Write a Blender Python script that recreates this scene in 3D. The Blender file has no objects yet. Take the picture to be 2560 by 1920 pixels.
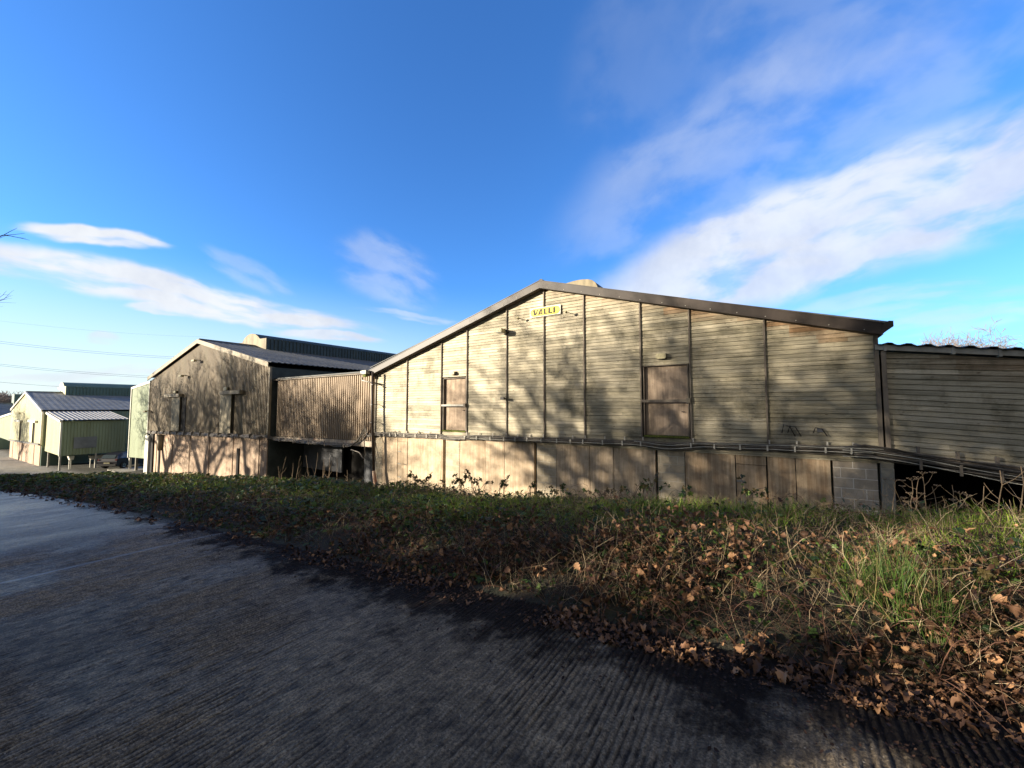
import bpy, math, random
import numpy as np
from mathutils import Vector
random.seed(7); rng = np.random.default_rng(11)
sc = bpy.context.scene; C = sc.collection
# ------------------------------------------------------------------ camera model (eye at the origin, X along the gable fronts, Y away)
FOC = 985.0; PT = math.atan(57/985); YW = math.atan(650*math.cos(PT)/985)
cp, sp = math.cos(PT), math.sin(PT); ca, sa = math.cos(YW), math.sin(YW)
RR = (ca, sa, 0); FF = (-sa*cp, ca*cp, sp); UU = (sa*sp, -ca*sp, cp)
def P(x, y, Y=None, X=None, Z=None):
    u = (x-1280)/FOC; v = (960-y)/FOC
    d = [FF[i]+u*RR[i]+v*UU[i] for i in range(3)]
    t = Y/d[1] if Y is not None else (X/d[0] if X is not None else Z/d[2])
    return (d[0]*t, d[1]*t, d[2]*t)
def PD(x, y, s):
    u = (x-1280)/FOC; v = (960-y)/FOC
    return tuple((FF[i]+u*RR[i]+v*UU[i])*s for i in range(3))
def D(x, y):
    return Vector(PD(x, y, 1)).normalized()
# ------------------------------------------------------------------ object helpers
def tag(o, label=None, cat=None, group=None, kind=None):
    if label: o['label'] = label
    if cat: o['category'] = cat
    if group: o['group'] = group
    if kind: o['kind'] = kind
    return o
def thing(name, label, cat, loc=(0,0,0), group=None):
    o = bpy.data.objects.new(name, None); C.objects.link(o); o.location = loc
    o.empty_display_size = .3
    return tag(o, label, cat, group)
class MB:
    def __init__(s): s.v = []; s.f = []; s.c = []; s.hasc = False
    def add(s, vs, fs, col=None):
        b = len(s.v); s.v += [tuple(p) for p in vs]; s.f += [tuple(i+b for i in f) for f in fs]
        if col is not None: s.hasc = True
        s.c += [col or (0,0,0,1)]*len(fs)
        return s
    def box(s, x0, x1, y0, y1, z0, z1, col=None):
        x0, x1 = sorted((x0, x1)); y0, y1 = sorted((y0, y1)); z0, z1 = sorted((z0, z1))
        return s.add([(x0,y0,z0),(x1,y0,z0),(x1,y1,z0),(x0,y1,z0),(x0,y0,z1),(x1,y0,z1),(x1,y1,z1),(x0,y1,z1)],
              [(0,3,2,1),(4,5,6,7),(0,1,5,4),(1,2,6,5),(2,3,7,6),(3,0,4,7)], col)
    def quad(s, a, b, c, d, col=None): return s.add([a,b,c,d], [(0,1,2,3)], col)
    def prism(s, pts, axis, a, b, col=None):
        # pts: 2-D polygon; axis 'y' -> pts are (x,z), extruded from y=a to y=b ; 'x' -> pts are (y,z)
        n = len(pts)
        if axis == 'y': vs = [(p[0],a,p[1]) for p in pts]+[(p[0],b,p[1]) for p in pts]
        else: vs = [(a,p[0],p[1]) for p in pts]+[(b,p[0],p[1]) for p in pts]
        fs = [tuple(range(n)), tuple(range(2*n-1, n-1, -1))]+[(i, i+n, (i+1)%n+n, (i+1)%n) for i in range(n)]
        return s.add(vs, fs, col)
    def bar(s, a, b, w, h, up=(0,0,1), col=None):
        a = Vector(a); b = Vector(b); d = (b-a).normalized(); upv = Vector(up)
        sx = d.cross(upv)
        if sx.length < 1e-4: sx = d.cross(Vector((0,1,0)))
        sx.normalize(); sz = sx.cross(d).normalized()
        vs = []
        for p in (a, b):
            for i, j in ((-1,-1),(1,-1),(1,1),(-1,1)): vs.append(p+sx*(i*w/2)+sz*(j*h/2))
        return s.add(vs, [(0,1,2,3),(7,6,5,4),(0,4,5,1),(1,5,6,2),(2,6,7,3),(3,7,4,0)], col)
    def tube(s, pts, r, n=6, col=None, cap=True):
        pts = [Vector(p) for p in pts]; vs = []; m = len(pts)
        rs = r if isinstance(r, (list, tuple)) else [r]*m
        for i, p in enumerate(pts):
            d = (pts[min(i+1, m-1)]-pts[max(i-1, 0)])
            if d.length < 1e-7: d = Vector((0,0,1))
            d.normalize()
            a = d.cross(Vector((.13,.21,1))) if abs(d.z) < .95 else d.cross(Vector((1,.1,0)))
            a.normalize(); b = d.cross(a)
            for k in range(n):
                t = 2*math.pi*k/n
                vs.append(p+(a*math.cos(t)+b*math.sin(t))*rs[i])
        fs = [(i*n+k, i*n+(k+1)%n, (i+1)*n+(k+1)%n, (i+1)*n+k) for i in range(m-1) for k in range(n)]
        if cap: fs += [tuple(range(n-1,-1,-1)), tuple(range((m-1)*n, m*n))]
        return s.add(vs, fs, col)
    def build(s, name, m, parent=None, smooth=False, kind=None, label=None):
        me = bpy.data.meshes.new(name); me.from_pydata(s.v, [], s.f); me.materials.append(m)
        if s.hasc:
            at = me.color_attributes.new('tone', 'FLOAT_COLOR', 'CORNER')
            arr = []
            for f, c in zip(s.f, s.c): arr += list(c)*len(f)
            at.data.foreach_set('color', arr)
        if smooth: me.shade_smooth()
        o = bpy.data.objects.new(name, me); C.objects.link(o)
        if parent:
            o.parent = parent
            w = Vector((0,0,0)); q = parent
            while q: w += q.location; q = q.parent
            me.transform(__import__('mathutils').Matrix.Translation(-w))
        if kind: o['kind'] = kind
        if label: o['label'] = label
        me.update(); return o
# ------------------------------------------------------------------ materials
def new_mat(name):
    m = bpy.data.materials.new(name); m.use_nodes = True; nt = m.node_tree
    return m, nt, nt.nodes['Principled BSDF']
class G:
    """tiny node-graph helper"""
    def __init__(s, nt): s.nt = nt; s.n = nt.nodes; s.l = nt.links
    def link(s, a, b): s.l.new(a, b)
    def put(s, sock, v):
        if hasattr(v, 'is_output'): s.l.new(v, sock)
        else: sock.default_value = v
    def coord(s, scale=(1,1,1), obj=True):
        t = s.n.new('ShaderNodeNewGeometry'); mp = s.n.new('ShaderNodeMapping'); mp.inputs['Scale'].default_value = scale
        s.link(t.outputs['Position'], mp.inputs['Vector']); return mp.outputs['Vector']
    def noise(s, vec, sc_=1, det=4, rough=.6, dist=0):
        t = s.n.new('ShaderNodeTexNoise'); t.inputs['Scale'].default_value = sc_; t.inputs['Detail'].default_value = det
        t.inputs['Roughness'].default_value = rough; t.inputs['Distortion'].default_value = dist
        s.link(vec, t.inputs['Vector']); return t.outputs['Fac']
    def ramp(s, v, a, b, c0=0., c1=1., smooth=True):
        t = s.n.new('ShaderNodeMapRange'); t.interpolation_type = 'SMOOTHSTEP' if smooth else 'LINEAR'
        s.put(t.inputs['Value'], v); t.inputs['From Min'].default_value = a; t.inputs['From Max'].default_value = b
        t.inputs['To Min'].default_value = c0; t.inputs['To Max'].default_value = c1; return t.outputs['Result']
    def mix(s, f, a, b):
        t = s.n.new('ShaderNodeMix'); t.data_type = 'RGBA'
        s.put(t.inputs[0], f); s.put(t.inputs[6], (*a,1) if isinstance(a, tuple) and len(a)==3 else a); s.put(t.inputs[7], (*b,1) if isinstance(b, tuple) and len(b)==3 else b)
        return t.outputs[2]
    def math(s, op, a, b=0., c=None):
        t = s.n.new('ShaderNodeMath'); t.operation = op; s.put(t.inputs[0], a); s.put(t.inputs[1], b)
        if c is not None: s.put(t.inputs[2], c)
        return t.outputs[0]
    def mul(s, col, v):
        t = s.n.new('ShaderNodeMix'); t.data_type = 'RGBA'; t.blend_type = 'MULTIPLY'; t.inputs[0].default_value = 1
        s.put(t.inputs[6], col); s.put(t.inputs[7], v); return t.outputs[2]
    def attr(s, name='tone'):
        t = s.n.new('ShaderNodeAttribute'); t.attribute_name = name; q = s.n.new('ShaderNodeSeparateColor')
        s.link(t.outputs['Color'], q.inputs[0]); return q.outputs
    def bump(s, h, dist=.01, strength=1., normal=None):
        t = s.n.new('ShaderNodeBump'); t.inputs['Distance'].default_value = dist; t.inputs['Strength'].default_value = strength
        s.link(h, t.inputs['Height']);
        if normal is not None: s.link(normal, t.inputs['Normal'])
        return t.outputs['Normal']
    def xyz(s):
        t = s.n.new('ShaderNodeNewGeometry'); q = s.n.new('ShaderNodeSeparateXYZ'); s.link(t.outputs['Position'], q.inputs[0]); return q.outputs
def basic(name, col, rough=.7, var=.35, sc_=6, dirt=None, dirtamt=.4, spec=.3, metal=0, stretch=(1,1,1), bump=.0, dirtscale=1.3):
    m, nt, b = new_mat(name); g = G(nt)
    v = g.coord(stretch); n = g.noise(v, sc_, 5, .65)
    c = g.mix(g.ramp(n, .3, .7), tuple(x*(1-var) for x in col), tuple(min(1,x*(1+var*.6)) for x in col))
    if dirt:
        n2 = g.noise(g.coord(tuple(a*b_ for a, b_ in zip(stretch, (1,1,.5)))), dirtscale, 6, .7)
        c = g.mix(g.ramp(n2, .45, .75, 0, dirtamt*2), c, dirt)
    g.link(c, b.inputs['Base Color']); b.inputs['Roughness'].default_value = rough
    b.inputs['Specular IOR Level'].default_value = spec; b.inputs['Metallic'].default_value = metal
    if bump: g.link(g.bump(n, bump), b.inputs['Normal'])
    return m
def timber_mat():
    m, nt, b = new_mat('weathered_timber'); g = G(nt); a = g.attr()
    grain = g.noise(g.coord((1.1,1,46)), 1.6, 6, .72, .4)
    blot = g.noise(g.coord((.55,1,5)), 1.3, 5, .65)
    c = g.mix(g.ramp(grain, .3, .72), (.385,.345,.262), (.63,.575,.455))
    grey = g.mix(g.ramp(grain, .3, .72), (.165,.150,.108), (.37,.335,.240))
    f = g.math('ADD', g.math('MULTIPLY', a[2], .85), g.ramp(blot, .35, .7, -.25, .35))
    t = g.n.new('ShaderNodeClamp'); g.link(f, t.inputs[0])
    c = g.mix(t.outputs[0], c, grey)
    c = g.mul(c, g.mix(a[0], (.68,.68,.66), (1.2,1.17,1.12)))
    brown = g.mix(g.ramp(grain, .3, .7), (.12,.045,.016), (.40,.19,.07))
    c = g.mix(a[1], c, brown)
    stn = g.noise(g.coord((1.4,1,1.0)), .8, 6, .72); c = g.mul(c, g.mix(g.ramp(stn, .46, .68, 0, 1), (1.04,1.04,1.04), (.60,.60,.58)))
    # knots
    vo = g.n.new('ShaderNodeTexVoronoi'); vo.inputs['Scale'].default_value = 1; g.link(g.coord((2.6,1,8.4)), vo.inputs['Vector'])
    k = g.ramp(vo.outputs['Distance'], .05, .11, 1, 0)
    c = g.mix(g.math('MULTIPLY', k, .75), c, (.07,.045,.025))
    vo2 = g.n.new('ShaderNodeTexVoronoi'); vo2.inputs['Scale'].default_value = 1; g.link(g.coord((1.9,1,7.3)), vo2.inputs['Vector'])
    k2 = g.ramp(vo2.outputs['Distance'], .05, .13, 1, 0)
    c = g.mix(g.math('MULTIPLY', k2, .5), c, (.55,.47,.32))
    g.link(c, b.inputs['Base Color']); b.inputs['Roughness'].default_value = .85; b.inputs['Specular IOR Level'].default_value = .2
    g.link(g.bump(grain, .004), b.inputs['Normal']); return m
def block_mat(name, col, mortar, bw=.45, bh=.232, off=(0,0)):
    m, nt, b = new_mat(name); g = G(nt)
    br = g.n.new('ShaderNodeTexBrick'); mp = g.n.new('ShaderNodeMapping')
    cmb = g.n.new('ShaderNodeCombineXYZ'); q = g.xyz(); g.link(q[0], cmb.inputs[0]); g.link(q[2], cmb.inputs[1])
    mp.inputs['Location'].default_value = (off[0], off[1], 0); g.link(cmb.outputs[0], mp.inputs[0]); g.link(mp.outputs[0], br.inputs['Vector'])
    br.inputs['Scale'].default_value = 1; br.inputs['Brick Width'].default_value = bw; br.inputs['Row Height'].default_value = bh
    br.inputs['Mortar Size'].default_value = .008; br.inputs['Mortar Smooth'].default_value = .2; br.offset = .5
    n = g.noise(g.coord((1,1,1)), 5, 6, .7); n3 = g.noise(g.coord(), 90, 2)
    c1 = g.mix(g.ramp(n, .3, .7), tuple(x*.72 for x in col), col)
    g.link(c1, br.inputs['Color1']); g.link(g.mul(c1, (.86,.85,.84,1)), br.inputs['Color2']); br.inputs['Mortar'].default_value = (*mortar, 1)
    g.link(br.outputs['Color'], b.inputs['Base Color']); b.inputs['Roughness'].default_value = .92; b.inputs['Specular IOR Level'].default_value = .15
    h = g.math('ADD', g.math('MULTIPLY', br.outputs['Fac'], -1.), g.math('MULTIPLY', n3, .35))
    g.link(g.bump(h, .008), b.inputs['Normal']); return m
def panel_mat(name, a_, b_, stain, amt=.6):
    m, nt, b = new_mat(name); g = G(nt)
    s1 = g.noise(g.coord((11,1,.75)), 1.3, 6, .7, .3); s2 = g.noise(g.coord((1,1,1)), 3.2, 5, .7); s3 = g.noise(g.coord((3.2,1,.45)), 1.0, 4, .65)
    c = g.mix(g.ramp(s1, .3, .72), a_, b_)
    c = g.mul(c, g.mix(g.ramp(s2, .3, .7), (.78,.78,.78), (1.15,1.15,1.15)))
    c = g.mix(g.ramp(s3, .48, .78, 0, amt), c, stain)
    fl = g.noise(g.coord(), 14, 4, .6); c = g.mix(g.ramp(fl, .66, .72, 0, .45), c, (.52,.48,.42))
    g.link(c, b.inputs['Base Color']); b.inputs['Roughness'].default_value = .85; b.inputs['Specular IOR Level'].default_value = .2
    g.link(g.bump(s2, .006), b.inputs['Normal']); return m
def leaf_mat(name, ca_, cb_, trans=.25, rough=.55, cc=None, cth=.62):
    m, nt, b = new_mat(name); g = G(nt); a = g.attr()
    c = g.mix(a[0], ca_, cb_)
    if cc: c = g.mix(g.ramp(a[1], cth, cth+.18), c, cc)
    c = g.mul(c, g.mix(a[2], (.55,.55,.55), (1.25,1.25,1.25)))
    g.link(c, b.inputs['Base Color']); b.inputs['Roughness'].default_value = rough; b.inputs['Specular IOR Level'].default_value = .25
    if trans:
        tr = g.n.new('ShaderNodeBsdfTranslucent'); g.link(c, tr.inputs['Color']); mx = g.n.new('ShaderNodeMixShader'); mx.inputs[0].default_value = trans
        out = [n for n in nt.nodes if n.type == 'OUTPUT_MATERIAL'][0]
        g.link(b.outputs[0], mx.inputs[1]); g.link(tr.outputs[0], mx.inputs[2]); g.link(mx.outputs[0], out.inputs['Surface'])
    return m
M = {}
M['timber'] = timber_mat()
M['batten'] = basic('brown_batten', (.20,.165,.13), .7, .4, 5, (.09,.1,.07), .3, stretch=(1,1,.3))
M['fascia'] = basic('brown_fascia', (.036,.027,.022), .5, .3, 2.2, (.07,.055,.04), .25, spec=.35, stretch=(1,1,1))
M['fascia2'] = basic('tan_fascia', (.27,.225,.15), .6, .25, 2, (.16,.14,.09), .3)
M['dark'] = basic('shade_void', (.02,.018,.016), .9, .3)  # near-black colour stands in for shade inside gaps and under the corridors
M['soffit'] = basic('soffit', (.05,.04,.035), .8)
M['roofb'] = basic('roof_sheet', (.125,.13,.13), .75, .2, 1.2, (.16,.155,.14), .3, spec=.3)
M['roofg'] = basic('roof_slate_blue', (.20,.21,.215), .75, .25, 1.0, (.16,.18,.19), .3, spec=.4)
M['vent'] = basic('vent_sheet', (.05,.068,.07), .6, .25, 1.5, (.08,.09,.07), .3)
M['ventend'] = basic('vent_end', (.24,.20,.13), .7, .35, 1.6, (.14,.12,.08), .5, stretch=(1.5,1,.6))
M['brown_clad'] = basic('brown_corrugated', (.30,.225,.15), .6, .12, 1.0, (.28,.2,.13), .3, spec=.3, stretch=(1,1,.3))
M['tan_clad'] = basic('tan_corrugated', (.205,.16,.10), .6, .2, 1.4, (.17,.15,.09), .4, spec=.3, stretch=(1,1,.3))
M['side_dark'] = basic('side_sheet', (.06,.07,.06), .7, .35, 1.5, (.1,.1,.08), .4)
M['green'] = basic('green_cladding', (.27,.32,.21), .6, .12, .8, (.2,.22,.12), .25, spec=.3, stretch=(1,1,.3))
M['greenlit'] = basic('sunlit_green_cladding', (.52,.49,.29), .55, .12, .8, (.27,.28,.16), .3, spec=.3, stretch=(1,1,.3))  # same green cladding with sunlight put into the colour, for the lit faces
M['greenvent'] = basic('green_vent', (.13,.19,.15), .55, .15, .8)
M['greytrim'] = basic('grey_trim', (.38,.36,.31), .5, .25, 4, (.18,.16,.12), .3)
M['white'] = basic('white_trim', (.72,.70,.62), .5, .12, 4, (.4,.36,.28), .2)
M['door'] = panel_mat('plywood_door', (.27,.205,.152), (.43,.335,.25), (.20,.15,.12), .4)
M['tandoor'] = basic('tan_door', (.25,.21,.13), .6, .2, 2, (.2,.18,.11), .3)
M['panelA'] = panel_mat('concrete_board', (.40,.30,.20), (.58,.47,.34), (.30,.21,.13), .55)
M['panelB'] = panel_mat('brown_stained_board', (.36,.24,.14), (.62,.48,.32), (.20,.13,.085), .6)
M['panelC'] = panel_mat('pinkish_board', (.33,.235,.17), (.54,.42,.31), (.24,.12,.07), .6)
M['block'] = block_mat('blockwork', (.56,.47,.34), (.58,.53,.42))
M['blockbig'] = block_mat('pale_blockwork', (.60,.51,.40), (.80,.75,.66), .44, .228, (.05,.03))
M['blockgrey'] = block_mat('grey_blockwork', (.30,.29,.25), (.27,.26,.23), 1.2, .45)
M['greywall'] = basic('grey_board', (.16,.165,.175), .8, .15, 1.5, (.1,.1,.1), .3)
M['cable'] = basic('grey_cable', (.17,.15,.125), .5, .3, 9, spec=.4)
M['cabledark'] = basic('black_cable', (.045,.04,.035), .5, .4, 9, spec=.4)
M['conduit'] = basic('pale_conduit', (.42,.41,.35), .5, .1, 9, spec=.5)
M['clip'] = basic('pale_clip', (.48,.455,.39), .5, .2, 20)
M['moss'] = basic('moss', (.12,.14,.03), .95, .5, 25)
M['rustbeam'] = panel_mat('rusty_beam', (.34,.28,.21), (.50,.44,.36), (.24,.10,.06), .9)
M['lamp'] = basic('lamp_case', (.40,.36,.22), .5, .3, 12, (.15,.14,.06), .5)
M['metaldark'] = basic('dark_metal', (.035,.03,.028), .5, .3, 9, spec=.5)
M['yellow'] = basic('yellow_paint', (.76,.62,.07), .5, .08, 8)
M['signwhite'] = basic('sign_white', (.74,.73,.64), .5, .08, 8)
M['black'] = basic('black_lettering', (.035,.025,.012), .6, .2, 8)
M['carpaint'] = basic('car_paint', (.010,.010,.016), .3, .1, 3, spec=.6)
M['glass'] = basic('car_glass', (.03,.045,.05), .08, .1, 3, spec=.8)
M['chrome'] = basic('chrome', (.55,.55,.55), .2, .1, 3, metal=1)
M['rubber'] = basic('rubber', (.02,.02,.02), .8)
M['lamplens'] = basic('red_lens', (.10,.015,.015), .2, .1)
M['bark'] = basic('bark', (.13,.11,.085), .9, .4, 7, (.09,.11,.05), .4)
M['twig'] = basic('twig', (.12,.095,.08), .9, .3, 9)
M['fartwig'] = basic('far_twig', (.26,.22,.205), .9, .2, 3)
M['wire'] = basic('overhead_wire', (.16,.17,.18), .6, .1)
M['grass'] = leaf_mat('grass_blade', (.085,.18,.018), (.32,.46,.05), .4, .5, (.36,.30,.12), .70)
M['rush'] = leaf_mat('rush_blade', (.035,.085,.015), (.12,.19,.035), .2, .5, (.26,.20,.09), .72)
M['straw'] = leaf_mat('dry_straw', (.26,.18,.10), (.52,.42,.27), .1, .6)
M['litter'] = leaf_mat('dead_leaf', (.038,.020,.012), (.205,.108,.058), .15, .6, (.36,.20,.10), .72)
M['cane'] = leaf_mat('bramble_cane', (.045,.022,.016), (.17,.085,.05), 0, .55)
M['weed'] = leaf_mat('weed_leaf', (.022,.05,.014), (.11,.17,.04), .3, .42, (.13,.10,.04), .6)
M['hedge'] = leaf_mat('hedge_leaf', (.02,.04,.012), (.06,.09,.03), .1)
M['deadstem'] = basic('dead_stem', (.21,.155,.10), .8, .3, 12)
# ---- ground
def soil_mat():
    m, nt, b = new_mat('bank_soil'); g = G(nt)
    n = g.noise(g.coord(), 2.2, 8, .7); n2 = g.noise(g.coord(), 22, 4, .7)
    c = g.mix(g.ramp(n, .35, .65), (.022,.017,.011), (.030,.032,.013)); c = g.mix(g.ramp(n2, .45, .7, 0, .6), c, (.05,.032,.018))
    q = g.xyz(); far = g.math('MULTIPLY', g.ramp(q[1], 11, 30), 1.0)
    c = g.mix(far, c, (.09,.15,.03))
    # trodden gravel yard left of the bank
    yard = g.math('MULTIPLY', g.ramp(q[0], -46, -36, 1, 0), g.ramp(q[1], 9.2, 7.5, 0, 1))
    yard = g.math('MULTIPLY', yard, g.ramp(q[0], -140, -120, 0, 1))
    yc = g.mix(g.ramp(n, .35, .6), (.14,.13,.115), (.24,.225,.20))
    c = g.mix(yard, c, yc)
    g.link(c, b.inputs['Base Color']); b.inputs['Roughness'].default_value = .95
    g.link(g.bump(n2, .03), b.inputs['Normal']); return m
def road_mat():
    m, nt, b = new_mat('grooved_concrete'); g = G(nt); q = g.xyz()
    warp = g.noise(g.coord((.6,.6,.6)), 1, 2)
    gx = g.math('ADD', q[0], g.math('MULTIPLY', warp, .10))
    cmb = g.n.new('ShaderNodeCombineXYZ'); g.link(g.math('MULTIPLY', gx, 30.), cmb.inputs[0]); g.link(g.math('MULTIPLY', q[1], .9), cmb.inputs[1])
    groove = g.noise(cmb.outputs[0], 1.0, 2, .5)
    w = g.n.new('ShaderNodeTexWave'); w.bands_direction = 'X'; w.inputs['Scale'].default_value = 1.15*1.0; w.inputs['Distortion'].default_value = 4.5
    w.inputs['Detail'].default_value = 3; w.inputs['Detail Scale'].default_value = 4.; w.inputs['Detail Roughness'].default_value = .7
    cm2 = g.n.new('ShaderNodeCombineXYZ'); g.link(g.math('MULTIPLY', gx, 9.5), cm2.inputs[0]); g.link(g.math('MULTIPLY', q[1], 3.), cm2.inputs[1]); g.link(cm2.outputs[0], w.inputs['Vector'])
    wearn = g.noise(g.coord((1,.6,1)), .8, 5, .65)
    agg = g.n.new('ShaderNodeTexVoronoi'); agg.inputs['Scale'].default_value = 42; g.link(g.coord(), agg.inputs['Vector'])
    fine = g.noise(g.coord(), 70, 5, .75); mid = g.noise(g.coord(), 14, 5, .7)
    c = g.mix(g.ramp(fine, .36, .68), (.065,.051,.033), (.31,.243,.155))
    c = g.mul(c, g.mix(g.ramp(mid, .3, .7), (.7,.7,.7), (1.25,1.25,1.25)))
    c = g.mul(c, g.mix(g.ramp(wearn, .3, .7), (.75,.75,.77), (1.2,1.18,1.12)))
    c = g.mul(c, g.mix(g.ramp(q[0], -16, -4), (1.55,1.6,1.65), (1.,1.,1.)))  # sky sheen at the left end painted in as a paler tone
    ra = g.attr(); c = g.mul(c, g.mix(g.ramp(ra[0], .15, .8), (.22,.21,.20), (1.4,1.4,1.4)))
    # pale stones showing in the surface
    spk = g.noise(g.coord(), 55, 1, .5); rare = g.noise(g.coord(), 31, 1)
    st = g.math('MULTIPLY', g.ramp(agg.outputs['Distance'], .12, .2, 1, 0), g.ramp(rare, .55, .6))
    c = g.mix(g.math('MULTIPLY', st, .8), c, (.42,.38,.31))
    # mud and rotted leaf along the verge
    ed = g.noise(g.coord((1,1,1)), 2.0, 6, .7)
    e = g.math('ADD', q[1], g.math('MULTIPLY', g.math('SUBTRACT', ed, .5), 2.4))
    mud = g.ramp(e, 2.3, 2.75, 0, .93)
    mud2 = g.math('MULTIPLY', g.ramp(ed, .60, .68, 0, .65), g.ramp(q[1], .2, 2.0))
    mm = g.math('MAXIMUM', mud, mud2)
    lx = g.ramp(q[0], -22, -12, .5, 1)
    mm = g.math('MULTIPLY', mm, lx)
    c = g.mix(mm, c, (.014,.012,.012))
    moss = g.ramp(g.noise(g.coord(), 1.1, 5, .7), .56, .72, 0, .25)
    c = g.mix(g.math('MULTIPLY', moss, g.ramp(q[1], -.5, 1.8)), c, (.07,.052,.034))
    # cross joints: smoother strips, sky gleam painted in as a paler colour
    j = None
    for x0, wd, sw in ((-7.66,.045,1.),(-6.62,.014,.45),(-9.13,.02,.35),(-11.0,.03,.3),(-14.8,.06,.25)):
        d = g.math('ABSOLUTE', g.math('SUBTRACT', q[0], x0)); d = g.math('ADD', d, g.math('MULTIPLY', g.math('SUBTRACT', mid, .5), .05))
        k = g.ramp(d, wd*.5, wd*1.5, sw, 0); j = k if j is None else g.math('MAXIMUM', j, k)
    c = g.mix(g.math('MULTIPLY', j, .65), c, (.27,.27,.265))
    g.link(c, b.inputs['Base Color'])
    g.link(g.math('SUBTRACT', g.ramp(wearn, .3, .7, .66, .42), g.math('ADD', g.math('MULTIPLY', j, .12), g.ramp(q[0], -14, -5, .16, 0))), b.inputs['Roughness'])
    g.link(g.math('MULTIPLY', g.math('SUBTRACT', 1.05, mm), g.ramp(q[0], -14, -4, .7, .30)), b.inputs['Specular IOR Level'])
    hgt = g.math('ADD', g.math('ADD', g.math('MULTIPLY', groove, 1.1), g.math('MULTIPLY', w.outputs['Fac'], .32)), g.math('MULTIPLY', mid, 1.1))
    hgt = g.math('MULTIPLY', hgt, g.ramp(wearn, .25, .65, .55, 1)); hgt = g.math('MULTIPLY', hgt, g.math('SUBTRACT', 1.0, g.math('MULTIPLY', j, .8)))
    n1 = g.bump(hgt, .020, 1.0); n2 = g.bump(fine, .016, 1., n1)
    g.link(n2, b.inputs['Normal']); return m
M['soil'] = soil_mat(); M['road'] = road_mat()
# ------------------------------------------------------------------ terrain
def interp(x, xs, ys): return np.interp(x, xs, ys)
RX = [-400,-110,-90,-64,-50,-35,-20,-5,0,3,10,60]; RZ = [-9,-7.6,-6.95,-5.95,-5.1,-4.0,-2.86,-1.9,-1.6,-1.5,-1.3,-.6]
PX = [-400,-90,-64,-52,-45,-25,-15,2,6,20,60]; PZ = [-8.5,-6.9,-6.2,-5.95,-5.75,-4.45,-3.75,-2.7,-2.5,-2.2,-2]
EX = [-90,-44,-37,-30,-23,-14,-7,0,6,60]; EY = [-1.5,-1.5,.3,1.5,2.1,2.7,2.90,3.05,3.75,4.6]
BX = [-60,-44,-37,-30,-20,-10,-3,1,4,60]; BH = [0,0,.0,.03,.11,.17,.23,.29,.35,.44]
def road_z(x): return interp(x, RX, RZ)
def edge_y(x): return interp(x, EX, EY)
def sstep(a, b, x):
    t = np.clip((x-a)/(b-a), 0, 1); return t*t*(3-2*t)
def lump(x, y):
    return (np.sin(x*1.7+y*.9)*.5+np.sin(x*3.9-y*2.3+1.3)*.3+np.sin(x*.63+2+y*3.1)*.4)*.085
def ground_z(x, y):
    x = np.asarray(x, float); y = np.asarray(y, float)
    rz = road_z(x); e = edge_y(x); h = interp(x, BX, BH)
    t = sstep(e-.05, e+1.1, y)
    z = rz-.03+t*(h+.03)+lump(x, y)*sstep(e+.1, e+1.2, y)
    back = sstep(e+2.5, 9.4, y); pz = interp(x, PX, PZ)
    z = z*(1-back)+pz*back
    z = z+sstep(-6.2, -8.5, y)*0.7
    far = sstep(40, 200, np.hypot(x, y)); z = z*(1-far*.0)
    z = z+sstep(90, 900, np.hypot(x, y))*2.0
    return z
def grid(name, xs, ys, zf, mat, dz=0.):
    X, Y = np.meshgrid(xs, ys); Z = zf(X, Y)+dz; n, m = X.shape
    v = np.stack([X, Y, Z], -1).reshape(-1, 3); i = np.arange(n*m).reshape(n, m)
    f = np.stack([i[:-1,:-1], i[:-1,1:], i[1:,1:], i[1:,:-1]], -1).reshape(-1, 4)
    me = bpy.data.meshes.new(name); me.from_pydata(v.tolist(), [], f.tolist()); me.materials.append(mat); me.shade_smooth()
    o = bpy.data.objects.new(name, me); C.objects.link(o); return o
xs = np.concatenate([-np.geomspace(1500, 60, 24), np.arange(-58, -12, .8), np.arange(-12, 8, .16), np.geomspace(8.4, 1500, 30)])
ys = np.concatenate([-np.geomspace(1200, 9, 20), np.arange(-8.5, 2, .5), np.arange(2, 9.5, .13), np.arange(9.7, 14, .6), np.geomspace(14.5, 1500, 30)])
tag(grid('ground', xs, ys, ground_z, M['soil']), kind='structure')
def vnoise(x, y, seed=0):
    xi = np.floor(x).astype(np.int64); yi = np.floor(y).astype(np.int64); fx = x-xi; fy = y-yi; fx = fx*fx*(3-2*fx); fy = fy*fy*(3-2*fy)
    def h(a, b): v = np.sin(a*127.1+b*311.7+seed*74.7)*43758.5453; return v-np.floor(v)
    return (h(xi,yi)*(1-fx)+h(xi+1,yi)*fx)*(1-fy)+(h(xi,yi+1)*(1-fx)+h(xi+1,yi+1)*fx)*fy
xs = np.concatenate([np.arange(-110, -16, 1.0), np.arange(-16, -10.6, .2), np.arange(-10.5, 4.0, .0085), np.arange(4.1, 9, .25), np.arange(9, 60, 2.)])
fr = np.concatenate([np.linspace(0, .60, 8)[:-1], np.linspace(.60, 1, 78)])
Xg, Fg = np.meshgrid(xs, fr); Eg = edge_y(Xg)+.12; Yg = -6.0+(Eg+6.0)*Fg
Zg = road_z(Xg)-.006-.03*np.maximum(0, Yg-Eg+.5)
near_ = sstep(-10.5, -8.5, Xg)*sstep(4., 3.4, Xg)*sstep(-1.6, -1.0, Yg)
xx = Xg+.03*vnoise(Xg*1.3, Yg*1.1, 3)+.004*vnoise(Xg*9, Yg*6, 5); ph = xx/.040; tri = np.abs((ph % 1)*2-1)
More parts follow.
